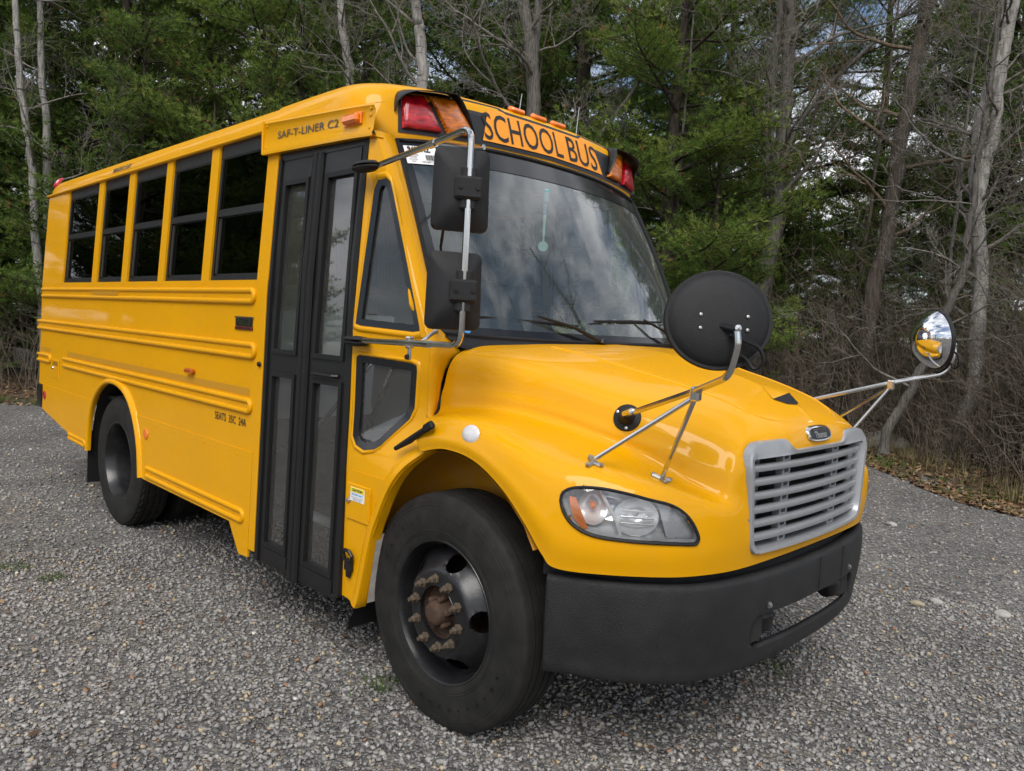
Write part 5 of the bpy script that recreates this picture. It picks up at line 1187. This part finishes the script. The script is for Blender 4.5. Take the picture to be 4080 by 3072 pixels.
boulder('boulder', (-2.0, 10.1, .10), (.45, .3, .22), 'mossy brown boulder at the foot of the leaning birch', ROCK, 5)
boulder('pebble', (.877, 2.307, .012), (.05, .04, .022), 'tan pebble in the gravel, left of the two side by side', PEB2, 7, 'pale pebbles in the gravel', 'pebble')
boulder('pebble', (.943, 2.478, .012), (.052, .036, .024), 'whitish pebble in the gravel, right of the two side by side', PEB, 8, 'pale pebbles in the gravel', 'pebble')
boulder('pebble', (1.319, 2.565, .015), (.05, .045, .03), 'lone rounded pale pebble near the right frame edge', PEB, 9, 'pale pebbles in the gravel', 'pebble')
boulder('pebble', (-.034, 4.585, .012), (.055, .045, .025), 'small pale pebble beyond the bumper, below the grass verge', PEB, 10, 'pale pebbles in the gravel', 'pebble')
# ---- forest floor: a low uneven bank beyond the lot edge
EDGE = [(-60, -26), (-25, -7.5), (-15, -1.4), (-12.6, .2), (-9, 3.6), (-6, 6.3), (-3.6, 8.6), (-1.9, 9.15), (-1.2, 8.55), (.05, 7.2), (.7, 6.75), (2.5, 6.6), (6, 7.5), (20, 12), (60, 20)]
ec = np.array([p[:2] for p in crom([(a, b, 0) for a, b in EDGE], 8)])
LIT = mat('leaf_litter_floor', (.075, .048, .028), .95, var=.35, vscale=5, bump=1.0, bscale=14, dust=.5, dustcol=(.16, .115, .07))
rows = []
for k, d in enumerate((0, .25, .7, 1.5, 3, 6, 12, 25, 60, 150)):
    row = []
    for i, p in enumerate(ec):
        t = ec[min(i+1, len(ec)-1)]-ec[max(i-1, 0)]; t = t/np.linalg.norm(t); n_ = np.array((-t[1], t[0]))
        nn = (n_*.55+np.array((-.45, .75))*min(1, d/6)+n_*(.45 if d < 6 else 0)) if d > 2 else n_
        j = .12*math.sin(i*1.7)+.1*math.sin(i*3.1+1)
        q = p+nn*d+(n_*j if k == 0 else 0); z = (-.03 if k == 0 else .02+.05*min(d, 1.5)+.012*d)+(.04*math.sin(i*2.3+k*1.9) if 0 < k < 7 else 0)
        row.append((q[0], q[1], z))
    rows.append(row)
ff = MB().grid(rows).obj('forest_floor', LIT, None, angle=180, kind='structure')
FBVH = BVHTree.FromPolygons([Vector(p) for r in rows for p in r], [tuple(f) for f in [(i*len(ec)+j, i*len(ec)+j+1, (i+1)*len(ec)+j+1, (i+1)*len(ec)+j) for i in range(len(rows)-1) for j in range(len(ec)-1)]])
def gz(x, y):
    h = FBVH.ray_cast(Vector((x, y, 20)), Vector((0, 0, -1)))[0]; return max(0, h.z) if h else 0.0
def edge_pts(N, d0, d1, i0, i1, pw=1.0):
    i = rng.uniform(i0, i1, N); a = np.floor(i).astype(int); f = (i-a)[:, None]; p = ec[a]*(1-f)+ec[np.minimum(a+1, len(ec)-1)]*f
    t = ec[np.minimum(a+1, len(ec)-1)]-ec[a]; t /= np.linalg.norm(t, axis=1)[:, None]; n_ = np.stack([-t[:, 1], t[:, 0]], 1)
    d = d0+(d1-d0)*rng.random(N)**pw; q = p+n_*d[:, None]; return q, d
# fallen leaves and grass on the verge
def blades(P, n, L, W, lean, tone):
    """P (N,3): n blades per point, thin triangles"""
    N = len(P)*n; B = np.repeat(P, n, 0)+np.concatenate([rng.normal(0, .03, (N, 2)), np.zeros((N, 1))], 1)
    a = rng.random(N)*2*np.pi; ln = L*(.5+rng.random(N)); le = lean*(rng.random(N))
    d = np.stack([np.cos(a)*le, np.sin(a)*le, np.ones(N)], 1); d /= np.linalg.norm(d, axis=1)[:, None]
    s = np.stack([-np.sin(a), np.cos(a), np.zeros(N)], 1)*(W/2)
    V = np.stack([B-s, B+s, B+d*ln[:, None]], 1).reshape(-1, 3); T = np.arange(N*3).reshape(-1, 3)
    return V, T, np.repeat(np.clip(tone+rng.normal(0, .2, N), 0, 1), 3)
GRS = tone_mat('verge_grass', [(0, (.03, .055, .012)), (.5, (.07, .12, .022)), (.8, (.16, .14, .05)), (1, (.30, .23, .12))], .7)
q, _ = edge_pts(420, -.45, .35, 56, 90); P = np.concatenate([q, np.zeros((len(q), 1))], 1)
keep = rng.random(len(P)) < .5+.5*np.sin(P[:, 0]*3.1)*np.cos(P[:, 1]*2.3); P = P[keep]
q2, _ = edge_pts(160, -.4, .3, 18, 30); P = np.concatenate([P, np.concatenate([q2, np.zeros((len(q2), 1))], 1)])
V1, T1, A1 = blades(P, 14, .075, .008, .9, .42)
q, _ = edge_pts(420, .1, 1.1, 52, 92); P = np.array([(x, y, gz(x, y)) for x, y in q]); V2, T2, A2 = blades(P, 6, .26, .006, 1.8, .85)
np_obj('verge_grass', np_mesh('verge_grass', np.concatenate([V1, V2]), np.concatenate([T1, T2+len(V1)]), GRS, np.concatenate([A1, A2])), kind='stuff', label='short green and dry straw grass along the lot edge', cat='grass')
for (x, y, w_, lb) in ((-.429, -1.107, .11, 'small green weed tuft in the gravel behind the front wheel'), (.685, .601, .10, 'small green weed tuft in the gravel below the front bumper'), (-3.247, -2.028, .14, 'flat green weed tuft in the gravel at the left frame edge'), (-2.872, -1.896, .09, 'tiny green weed tuft in the gravel, right of the flat one')):
    P = np.concatenate([np.array((x, y))+rng.normal(0, w_*.5, (26, 2)), np.full((26, 1), .004)], 1); V1, T1, A1 = blades(P, 5, .035, .006, 2.2, .3)
    np_obj('weed_tuft', np_mesh('weed_tuft', V1, T1, GRS, A1), label=lb, cat='weed', kind='stuff')
LEAF = tone_mat('dead_leaf', [(0, (.06, .03, .015)), (.5, (.15, .08, .04)), (1, (.32, .22, .12))], .8)
def flat_leaves(Q, smin, smax, lift):
    N = len(Q); a = rng.random(N)*2*np.pi; s = smin+(smax-smin)*rng.random(N)
    u = np.stack([np.cos(a), np.sin(a), rng.normal(0, .35, N)], 1)*s[:, None]; w = np.stack([-np.sin(a), np.cos(a), rng.normal(0, .35, N)], 1)*(s*.55)[:, None]
    C_ = Q+np.array((0, 0, lift)); V = np.stack([C_-u, C_-w*.9, C_+u, C_+w], 1).reshape(-1, 3); T = np.arange(N*4).reshape(-1, 4); return V, T, np.repeat(rng.random(N), 4)
q, d_ = edge_pts(15000, -.5, 4.0, 14, 96, 1.5); Q = np.array([(x, y, gz(x, y)) for x, y in q]); V, T, A = flat_leaves(Q, .025, .06, .02)
np_obj('leaf_litter', np_mesh('leaf_litter', V, T, LEAF, A), kind='stuff', label='brown fallen leaves under the trees', cat='leaves')
q = np.stack([CX+(2+6*rng.random(130))*np.cos(np.radians(rng.uniform(98, 172, 130))), np.zeros(130)], 1); rr_ = 2+8*rng.random(130); aa = np.radians(rng.uniform(98, 172, 130)); q = np.stack([CX+rr_*np.cos(aa), CY+rr_*np.sin(aa), np.full(130, .012)], 1)
V, T, A = flat_leaves(q, .012, .03, .01); np_obj('scattered_leaves', np_mesh('scattered_leaves', V, T, LEAF, A), kind='stuff', label='few small dead leaves scattered on the gravel', cat='leaves')

# ================================================================== TREES
def tubes_np(chains, nside):
    """chains: list of (points (k,3), radii (k,)) -> one triangle-free quad mesh"""
    Vs, Qs, o = [], [], 0
    for P, r in chains:
        P = np.asarray(P, float); k = len(P); t = np.gradient(P, axis=0); t /= np.linalg.norm(t, axis=1)[:, None]+1e-9
        ref = np.array((.3, .2, 1.0)) if abs(t[0, 2]) < .8 else np.array((1.0, .3, .1))
        a = ref-t*(t @ ref)[:, None]; a /= np.linalg.norm(a, axis=1)[:, None]; b = np.cross(t, a)
        an = np.arange(nside)*2*np.pi/nside
        ring = P[:, None]+(a[:, None]*np.cos(an)[None, :, None]+b[:, None]*np.sin(an)[None, :, None])*np.asarray(r)[:, None, None]
        Vs.append(ring.reshape(-1, 3)); i = np.arange(k-1)[:, None]*nside+np.arange(nside)[None]; j = np.arange(k-1)[:, None]*nside+(np.arange(nside)[None]+1) % nside
        Qs.append(np.stack([i, j, j+nside, i+nside], -1).reshape(-1, 4)+o); o += k*nside
    return np.concatenate(Vs), np.concatenate(Qs)
def bark(name, c1, c2, marks=0.0, scale=(14, 14, 3), bump=.8):
    m, n, l, b = newmat(name); t = n.new('ShaderNodeTexCoord'); mp_ = n.new('ShaderNodeMapping'); mp_.inputs['Scale'].default_value = scale; l.new(t.outputs['Object'], mp_.inputs[0])
    z = n.new('ShaderNodeTexNoise'); z.inputs['Scale'].default_value = 1.6; z.inputs['Detail'].default_value = 8; z.inputs['Roughness'].default_value = .65; l.new(mp_.outputs[0], z.inputs['Vector'])
    r = n.new('ShaderNodeValToRGB'); r.color_ramp.elements[0].position = .36; r.color_ramp.elements[1].position = .62; r.color_ramp.elements[0].color = (*c1, 1); r.color_ramp.elements[1].color = (*c2, 1); l.new(z.outputs['Fac'], r.inputs[0]); out = r.outputs[0]
    if marks:
        mp2 = n.new('ShaderNodeMapping'); mp2.inputs['Scale'].default_value = (3, 3, 26); l.new(t.outputs['Object'], mp2.inputs[0]); z2 = n.new('ShaderNodeTexNoise'); z2.inputs['Scale'].default_value = 1; z2.inputs['Detail'].default_value = 4; l.new(mp2.outputs[0], z2.inputs['Vector'])
        q = n.new('ShaderNodeMapRange'); q.inputs['From Min'].default_value = .60; q.inputs['From Max'].default_value = .66; q.inputs['To Max'].default_value = marks; l.new(z2.outputs['Fac'], q.inputs['Value'])
        x = n.new('ShaderNodeMix'); x.data_type = 'RGBA'; l.new(q.outputs[0], x.inputs[0]); l.new(out, x.inputs[6]); x.inputs[7].default_value = (.03, .027, .025, 1); out = x.outputs[2]
    l.new(out, b.inputs['Base Color']); b.inputs['Roughness'].default_value = .9; b.inputs['Specular IOR Level'].default_value = .2
    bp = n.new('ShaderNodeBump'); bp.inputs['Strength'].default_value = bump; bp.inputs['Distance'].default_value = .03; l.new(z.outputs['Fac'], bp.inputs['Height']); l.new(bp.outputs[0], b.inputs['Normal'])
    return m
BIRCH = bark('pale_birch_bark', (.20, .19, .17), (.42, .40, .37), .8); GREYB = bark('grey_maple_shaded_birch_bark', (.075, .068, .058), (.20, .185, .165), 0, (26, 26, 3)); BROWNB = bark('brown_bark', (.055, .045, .036), (.15, .125, .10), 0, (26, 26, 3)); PINEB = bark('dark_pine_bark', (.022, .018, .015), (.075, .06, .048), 0, (22, 22, 4))
TWIG = bark('grey_twig', (.10, .092, .08), (.24, .22, .19), 0, (9, 9, 9), .3); TWIGB = bark('brown_twig', (.085, .062, .043), (.23, .175, .12), 0, (9, 9, 9), .3)
def branches(r, start, d, L, rad, depth, out, wig=.25, kids=(4, 7), up=.12):
    k = max(4, int(L/.16)) if depth > 0 else 4; k = min(k, 14)
    P = [np.array(start, float)]; d = np.array(d, float); d /= np.linalg.norm(d)
    for i in range(k):
        d = d+r.normal(0, wig, 3)*.6+np.array((0, 0, up*.3)); d /= np.linalg.norm(d); P.append(P[-1]+d*L/k)
    R_ = rad*(1-np.linspace(0, 1, k+1)*.82); out.append((np.array(P), np.maximum(R_, .0028), depth))
    if depth <= 0: return
    n = r.integers(kids[0], kids[1]+1)
    for j in range(n):
        t = .22+.76*(j+r.random()*.8)/n; i = min(k-1, int(t*k)); b = P[i]+(P[i+1]-P[i])*(t*k-i) if i < k else P[-1]
        dv = P[min(i+1, k)]-P[i]; dv /= np.linalg.norm(dv); s = r.normal(size=3); s -= dv*(s @ dv); s /= np.linalg.norm(s)+1e-9
        nd = dv*.62+s*.85+np.array((0, 0, up)); branches(r, b, nd, L*(.34+.32*r.random())*(1.1-t*.4), max(.003, R_[i]*.55), depth-1, out, wig, kids, up)
def bare_tree(trunks, rads, seed, h0, h1, nb, Lb, bm_, tm_, label, group, name='bare_tree', bend_dir=None, depth=3, cat='tree', spread=1.0):
    """trunks: list of polylines (world points, base first). The first base is the thing's origin."""
    r = np.random.default_rng(seed); base = np.array(trunks[0][0], float); base[2] = gz(base[0], base[1])-.05
    root = empty(name, tuple(base), label=label, cat=cat, group=group)
    ch = []; br = []
    for tr, (ra, rb_) in zip(trunks, rads):
        P = np.array([np.array(p) for p in crom([tuple(p) for p in tr], 5)])-base; k = len(P); P[1:-1] += r.normal(0, .012, (k-2, 3)); R_ = np.linspace(ra, rb_, k)
        if tr is trunks[0]: R_[:3] *= np.array((1.5, 1.2, 1.05))
        ch.append((P, R_))
        zs = P[:, 2]
        for j in range(nb):
            z = h0+(h1-h0)*(j+r.random())/nb
            if z > zs.max() or z < zs.min(): continue
            i = int(np.argmin(abs(zs-z))); a = r.random()*2*math.pi; L = Lb*(.55+.7*r.random())*(1-.25*(z-h0)/(h1-h0+.1))
            branches(r, P[i], (math.cos(a)*spread, math.sin(a)*spread, .25+.5*r.random()), L, R_[i]*.34, depth, br)
    V, Q = tubes_np(ch, 12); o = np_obj('trunk', np_mesh('trunk', V, Q, bm_, smooth=True), parent=root)
    big = [(p, q) for p, q, d in br if q[0] > .012]; sml = [(p, q) for p, q, d in br if q[0] <= .012]
    Vs, Ts = [], []; 
    tv = 0; VV, QQ = [], []
    for grp, ns in ((big, 5), (sml, 3)):
        if grp:
            v, q = tubes_np(grp, ns); VV.append(v); QQ.append(q+tv); tv += len(v)
    if VV: np_obj('crown', np_mesh('crown', np.concatenate(VV), np.concatenate(QQ), tm_, smooth=True), parent=root)
    return root
GB = 'bare trees at the edge of the lot'
def ext(pts, top=11.0, dx=0, dy=0):                 # image-measured trunk, continued up out of view and down to the ground
    a = [tuple(p) for p in pts]; a = a if a[0][2] < a[-1][2] else a[::-1]; b, c_ = np.array(a[-2]), np.array(a[-1]); s = (c_-b)/max(.1, c_[2]-b[2]); e = c_+s*(top-c_[2]); return a+[tuple(e)]
bare_tree([ext([(-14.15,.8,0),(-14.17,.73,1.32),(-14.19,.61,2.92),(-14.21,.55,4.24),(-14.23,.46,4.95),(-14.25,.36,5.79),(-14.27,.28,7.17)])], [(.085, .045)], 21, 3.2, 10, 9, 2.2, BIRCH, TWIG, 'slender grey-barked bare tree at the far left edge', GB)
bare_tree([ext([(-14.62,1.02,0),(-14.63,.94,2.93),(-14.64,.91,4.26),(-14.64,.88,5.1),(-14.66,.83,5.87),(-14.67,.76,7.44)])], [(.09, .045)], 22, 3.2, 10, 9, 2.4, BIRCH, TWIG, 'slender grey-barked bare tree, second from the left edge', GB)
bare_tree([ext([(-10.0,5.3,0),(-10.15,5.05,3),(-10.28,4.87,6.02),(-10.35,4.76,6.79),(-10.42,4.65,7.64)])], [(.10, .06)], 23, 4.2, 10, 11, 2.4, BIRCH, TWIG, 'pale birch trunk rising above the middle of the bus roof', GB)
bare_tree([ext([(-8.45,5.65,0),(-8.6,5.5,3),(-8.71,5.36,5.92),(-8.77,5.28,6.87),(-8.82,5.21,7.41)])], [(.12, .08)], 24, 4.5, 10, 10, 2.4, BIRCH, TWIG, 'pale speckled trunk rising just left of the red warning lamp', GB)
bare_tree([ext([(-7.45,7.5,0),(-7.6,7.35,3),(-7.71,7.22,5.73),(-7.82,7.12,6.93),(-7.94,7.0,7.78)]), ext([(-7.72,7.2,6.0),(-7.76,7.18,6.63),(-7.74,7.19,7.13),(-7.73,7.21,7.8)])], [(.16, .09), (.09, .07)], 25, 4.3, 10, 8, 3.0, GREYB, TWIG, 'forked rough-barked tree behind the school bus sign', GB)
bare_tree([ext([(-4.68,10.61,0),(-4.68,10.61,1.14),(-4.66,10.62,2.58),(-4.5,10.7,4.0),(-4.52,10.69,4.75),(-4.48,10.71,5.49),(-4.48,10.71,6.38),(-4.5,10.7,7.26),(-4.53,10.68,8.13)]), ext([(-4.55,10.69,4.4),(-4.72,10.6,5.3),(-4.74,10.58,6.4),(-4.68,10.62,8.1)]), [(-4.5,10.7,5.1),(-4.2,10.85,5.9),(-3.7,11.0,6.6),(-3.0,11.3,7.3)]], [(.17, .10), (.075, .05), (.06, .03)], 26, 3.0, 10, 15, 3.2, GREYB, TWIG, 'tall grey multi-stemmed bare tree right of the round hood mirror', GB)
bare_tree([ext([(-2.78,10.9,0),(-2.75,10.91,.44),(-2.69,10.93,1.62),(-2.66,10.94,2.91),(-2.55,10.98,3.42),(-2.48,11.0,4.61),(-2.43,11.02,5.57),(-2.36,11.04,6.36),(-2.28,11.07,7.15),(-2.25,11.08,7.68)])], [(.15, .10)], 27, 3.2, 10, 13, 2.8, BROWNB, TWIGB, 'brown-barked leaning tree between hood and left mirror', GB)
bare_tree([ext([(-.99,9.88,0),(-.88,9.91,.45),(-.7,9.95,1.16),(-.73,9.95,1.99),(-.75,9.94,2.81),(-.85,9.92,3.54),(-.94,9.89,4.27),(-.97,9.89,4.98),(-.94,9.9,5.45),(-.81,9.93,6.01),(-.8,9.93,6.69)]), ext([(-.87,9.92,3.9),(-.87,9.92,4.39),(-.78,9.94,4.96),(-.77,9.94,5.54),(-.74,9.94,6.16),(-.69,9.96,6.9)])], [(.125, .06), (.085, .06)], 28, 1.2, 9, 18, 2.2, BIRCH, TWIG, 'white twin-stemmed birch at the right frame edge', GB)
bare_tree([[(-1.72,9.36,0),(-1.68,9.37,.43),(-1.44,9.44,1.1),(-1.25,9.5,1.63),(-1.06,9.56,2.37),(-.91,9.6,2.92),(-.9,9.61,3.55),(-.86,9.63,4.6),(-.8,9.66,6.2),(-.75,9.7,8)], [(-.9,9.61,3.5),(-1.0,9.58,3.75),(-1.18,9.52,3.93),(-1.67,9.37,4.11),(-2.22,9.21,4.31),(-2.58,9.1,4.67)]], [(.085, .03), (.022, .006)], 29, .9, 7.6, 15, 1.8, GREYB, TWIG, 'birch with a slanting lower trunk, passing behind the far round mirror', GB)  # darker grey bark paints in the shade on this birch
bare_tree([[(-8.0,7.9,0),(-7.7,8.0,3.0),(-7.3,8.3,5.0),(-6.7,8.8,6.3),(-6.2,9.2,7.4)]], [(.06, .02)], 30, 2.5, 7, 8, 1.6, GREYB, TWIG, 'thin dead limb slanting above the windshield', GB)
# saplings and bare trees filling the wood behind
GS = 'bare saplings inside the wood'
for k, (x, y, h) in enumerate(((-12.2,3.2,6.5),(-11.2,6.2,9),(-9.6,8.2,9.5),(-6.0,9.5,7.5),(-3.6,12.6,9.5),(-1.9,12.4,9),(.2,10.9,7.5),(1.0,11.9,9.5),(-5.6,12.4,10),(-16.3,3.0,8))):
    r = np.random.default_rng(100+k); a, b = r.normal(0, .35, 2)
    bare_tree([[(x, y, 0), (x+a*.4, y+b*.4, h*.4), (x+a, y+b, h*.7), (x+a*1.5, y+b*1.5, h)]], [(.045+.02*r.random(), .015)], 200+k, 1.0, h*.95, 15, 1.7, GREYB if k % 2 else BROWNB, TWIG if k % 2 else TWIGB, 'thin bare sapling '+('left of the bus rear', 'over the bus roof, left of the birches', 'over the bus roof, behind the pale trunks', 'just right of the school bus sign', 'between the grey tree and the leaning brown tree', 'behind the slanting birch', 'right of the white twin birch', 'at the right frame edge, farthest back', 'behind the tall grey multi-stemmed tree', 'deep in the wood at the far left')[k], GS, name='sapling', depth=2)
# ---- white pines
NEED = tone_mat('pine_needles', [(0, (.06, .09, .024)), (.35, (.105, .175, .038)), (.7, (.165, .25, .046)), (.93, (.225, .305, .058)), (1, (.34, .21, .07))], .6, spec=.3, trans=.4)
def pine_mesh(seed, H, z0, RM, nb, dens, sunlit=0.0):
    r = np.random.default_rng(seed); ch = []; tips = []
    for j in range(nb):
        t = (j+r.random())/nb; z = z0+(H-z0)*t; L = RM*(.35+.65*(1-t)**.8)*(.65+.5*r.random())
        a = j*2.399+r.normal(0, .5); el = .18+.35*t+r.normal(0, .14)
        k = 9; P = [np.array((0, 0, z))]; d = np.array((math.cos(a)*math.cos(el), math.sin(a)*math.cos(el), math.sin(el)))
        for i in range(k):
            d = d+np.array((r.normal(0, .10), r.normal(0, .10), -.05+.085*(i/k)*2+r.normal(0, .05))); d /= np.linalg.norm(d); P.append(P[-1]+d*L/k)
        P = np.array(P); ch.append((P, np.linspace(.026*L**.6, .005, k+1)))
        nt = int(8*L)+5
        for q in range(nt):
            u = .22+.78*(q+r.random())/nt; i = min(k-1, int(u*k)); b = P[i]+(P[i+1]-P[i])*(u*k-i); dv = P[i+1]-P[i]; dv /= np.linalg.norm(dv)
            sd = np.cross(dv, (0, 0, 1.0))*(1 if q % 2 else -1); sd /= np.linalg.norm(sd)+1e-9
            tl = L*(.16+.26*(1-u))*(.6+.7*r.random())+.12; td = dv*.65+sd*.85+np.array((0, 0, .16+r.normal(0, .18))); td /= np.linalg.norm(td)
            e = b+td*tl; m_ = (b+e)/2+np.array((0, 0, .02)); ch.append((np.array([b, m_, e]), np.array((.008, .006, .004))))
            n2 = max(2, int(tl/.062))
            for w in range(n2):
                v = (w+.6+.5*r.random())/n2; c_ = b+(e-b)*min(1, v)
                sd2 = np.cross(td, (0, 0, 1.0)); sd2 = sd2/(np.linalg.norm(sd2)+1e-9)*(1 if w % 2 else -1)
                off = sd2*r.uniform(.02, .16)*(1.1-.5*v)+np.array((0, 0, r.normal(.01, .03)))
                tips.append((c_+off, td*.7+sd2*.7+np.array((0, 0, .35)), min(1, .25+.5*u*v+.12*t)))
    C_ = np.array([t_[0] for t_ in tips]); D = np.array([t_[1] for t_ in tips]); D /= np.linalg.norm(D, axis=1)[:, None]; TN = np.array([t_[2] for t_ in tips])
    n = dens; N = len(C_)*n; Cn = np.repeat(C_, n, 0); Dn = np.repeat(D, n, 0)+r.normal(0, .55, (N, 3)); Dn /= np.linalg.norm(Dn, axis=1)[:, None]
    sd = np.cross(Dn, r.normal(size=(N, 3))); sd /= np.linalg.norm(sd, axis=1)[:, None]; ln = .09+.06*r.random(N)
    V = np.stack([Cn-sd*.0075, Cn+sd*.0075, Cn+Dn*ln[:, None]], 1).reshape(-1, 3); T = np.arange(N*3).reshape(-1, 3)
    tb = np.repeat(np.clip(TN+sunlit+r.normal(0, .11, len(TN)), 0, .92), n); tb = np.where(np.repeat(r.random(len(TN)), n) < .018, 1.0, np.clip(tb+r.normal(0, .06, N), 0, .95))
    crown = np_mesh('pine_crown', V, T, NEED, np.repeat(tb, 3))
    bv, bq = tubes_np(ch, 4); 
    tz = np.linspace(0, H, 14); tr = np.stack([.05*np.sin(tz*.6+seed), .05*np.cos(tz*.5), tz], 1); R_ = .17*(1-tz/H*.9)*(H/12)+.01
    tv, tq = tubes_np([(tr, R_)], 12)
    trunk = np_mesh('pine_trunk', tv, tq, PINEB, smooth=True); limbs = np_mesh('pine_limbs', bv, bq, PINEB, smooth=True)
    print('pine', seed, N, len(bq)); return trunk, limbs, crown
PM = [pine_mesh(1, 12, .7, 3.2, 78, 9), pine_mesh(2, 13, 2.2, 3.1, 70, 9), pine_mesh(3, 14, 3.8, 3.0, 58, 8), pine_mesh(4, 9, .4, 2.6, 56, 8), pine_mesh(5, 12, 1.2, 2.9, 66, 9, .24)]  # last crown has sunlight painted in as a lighter needle tone
GP = 'white pines in the wood'
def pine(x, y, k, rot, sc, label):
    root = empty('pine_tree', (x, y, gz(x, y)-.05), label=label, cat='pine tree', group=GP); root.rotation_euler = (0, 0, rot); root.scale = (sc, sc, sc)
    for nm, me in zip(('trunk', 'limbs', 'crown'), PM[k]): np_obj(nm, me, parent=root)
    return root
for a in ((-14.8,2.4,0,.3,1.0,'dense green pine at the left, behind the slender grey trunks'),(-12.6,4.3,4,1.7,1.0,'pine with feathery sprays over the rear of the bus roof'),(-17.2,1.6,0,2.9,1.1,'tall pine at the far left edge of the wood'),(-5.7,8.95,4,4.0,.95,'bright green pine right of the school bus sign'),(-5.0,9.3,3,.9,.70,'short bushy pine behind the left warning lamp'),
          (-11.0,5.6,3,2.2,.9,'young pine hidden low behind the bus windows')):
    pine(*a)
for k, (x, y, m_, s) in enumerate(((-19.5,5.2,0,1.2),(-16.8,6.6,1,1.2),(-14.6,8.2,2,1.2),(-12.4,9.9,2,1.2),(-10.2,11.6,2,1.25),(-7.0,16.0,0,1.3),(-1.0,16.6,2,1.2),(-2.4,17.6,2,1.1),(-10.8,17.4,0,1.5),(-14.5,14,0,1.5),(-18.4,.1,0,1.0),(-20.8,1.4,0,1.2),(-19.2,-1.3,3,1.2),(-22.5,-.5,0,1.2),(-16.2,-.4,3,.55),(-4.7,16.2,2,.9),(-3.1,15.9,2,.8),(-1.7,15.4,2,.85),(-9.5,21,0,.7),(-7.4,22,0,.6),(-5.6,21.4,0,.5),(-4.4,23,0,.55),(-2.9,22,0,.5),(-1.4,23.2,0,.55),(.2,22.6,0,.5),(1.8,20.5,0,.45),(-3.6,19.2,0,.42),(-6.4,19.0,0,.45),(-19,10.5,0,1.5),(2.6,13.5,3,.62),(-23,4,0,1.5),(-24.5,-2,0,1.4),(1.0,15.5,3,.8),(-13.5,6.9,0,.95),(-9.3,10.2,3,1.1),(-7.6,12.0,3,1.1),(-5.2,13.4,3,.55),(-3.9,14.2,3,.5),(-2.4,14.4,3,.6),(-.6,14.2,3,.6),(.6,12.8,3,.42),(-1.5,12.9,3,.4),(-3.2,12.7,3,.42),(-13.2,2.2,3,.8),(-11.6,4.5,3,.85),(-9.9,6.5,3,.7),(-15.8,4.6,3,1.2),(-18.2,3.2,3,1.3),(-8.6,15.8,0,1.2),(-12.2,12.4,0,1.2),(-.4,19.0,0,1.1))):
    az = math.degrees(math.atan2(y-CY, x-CX)); far = math.hypot(x-CX, y-CY)
    where = ('above the rear bus windows' if az > 148 else 'above the front of the bus roof' if az > 139 else 'behind the school bus sign' if az > 128 else 'beyond the hood' if az > 117 else 'between the two round mirrors' if az > 109 else 'at the right edge of the wood') if az < 163 else 'at the left edge of the wood'
    pine(x, y, m_, k*1.31, s, ('low young pine' if s*(12, 13, 14, 9, 12)[m_] < 7.5 else 'dark pine')+(' deep in the wood ' if far > 21 else ' close behind the front trees ')+where)
# trees on the far sides of the lot (they close the lot and show only as reflections in the glass)
for k, (x, y, m_, s) in enumerate(((-14.5,-4.6,3,1.2),(-17,-6.0,0,1.1),(-16,-7.6,3,1.1),(-20,-7.5,0,1.3),(-19.5,-9.6,3,1.2),(-23.5,-9.5,0,1.3),(-27,-12.8,0,1.3),(-30,-15.6,3,1.2),(-62,-46,3,1.0),(-54,-52,3,.9),(-48,-60,3,1.0),(-36,-66,3,1.0),(-22,-70,3,1.0),(-5,-72,3,1.0),(14,-70,3,1.0),(60,-20,0,1.0),(64,6,0,1.0))):
    pine(x, y, m_, k*.77, s, 'pine on the far side of the lot, mirrored in the bus glass')
bare_tree([[(7.0,9.5,0),(7.0,9.4,3),(6.7,9.0,6),(6.2,8.6,9),(6.0,8.4,12.5)]], [(.22, .07)], 61, 3.0, 12, 15, 4.2, GREYB, TWIGB, 'big bare tree mirrored in the windshield', GB, depth=3)
bare_tree([[(10.5,7.0,0),(10.4,7.0,3),(10.2,6.6,6),(9.9,6.3,9),(9.8,6.2,12.5)]], [(.2, .07)], 62, 3.0, 12, 9, 4.0, GREYB, TWIGB, 'big bare tree beside the one mirrored in the windshield', GB, depth=3)
# ---- brush along the edge: a tangle of bare stems nobody could count
def brush(N, i0, i1, d0, d1, h0, h1, seed, pw=1.0):
    r = np.random.default_rng(seed); q, d = edge_pts(N, d0, d1, i0, i1, pw); ch = []
    for (x, y) in q:
        h = r.uniform(h0, h1); P = [np.array((x, y, gz(x, y)))]; dv = np.array((r.normal(0, .2), r.normal(0, .2), 1.0)); k = 5
        for i in range(k): dv = dv+np.array((r.normal(0, .14), r.normal(0, .14), .02)); dv /= np.linalg.norm(dv); P.append(P[-1]+dv*h/k)
        ch.append((np.array(P), np.linspace(.0075, .003, k+1)))
        for w in range(5):
            i = r.integers(1, k); b = P[i]; d2 = np.array((r.normal(0, .8), r.normal(0, .8), .55)); d2 /= np.linalg.norm(d2); L = h*r.uniform(.15, .45); m_ = b+d2*L*.5+r.normal(0, .04, 3)*L
            ch.append((np.array([b, m_, m_+(d2+r.normal(0, .35, 3))*L*.5]), np.array((.004, .0033, .0026))))
    return ch
ch = brush(1900, 48, 88, .8, 4.6, .8, 2.9, 5)+brush(750, 50, 88, 1.6, 5.5, 2.2, 4.4, 15)+brush(420, 14, 40, .6, 3.5, .8, 2.4, 6)+brush(350, 50, 88, .3, 1.2, .4, 1.1, 7)
bv, bq = tubes_np(ch, 3); np_obj('brush_thicket', np_mesh('brush_thicket', bv, bq, bark('dark_brush_stem', (.065, .053, .041), (.20, .165, .125), 0, (6, 6, 6), .2), smooth=True), kind='stuff', label='tangle of brown bare brush along the edge of the wood', cat='brush')
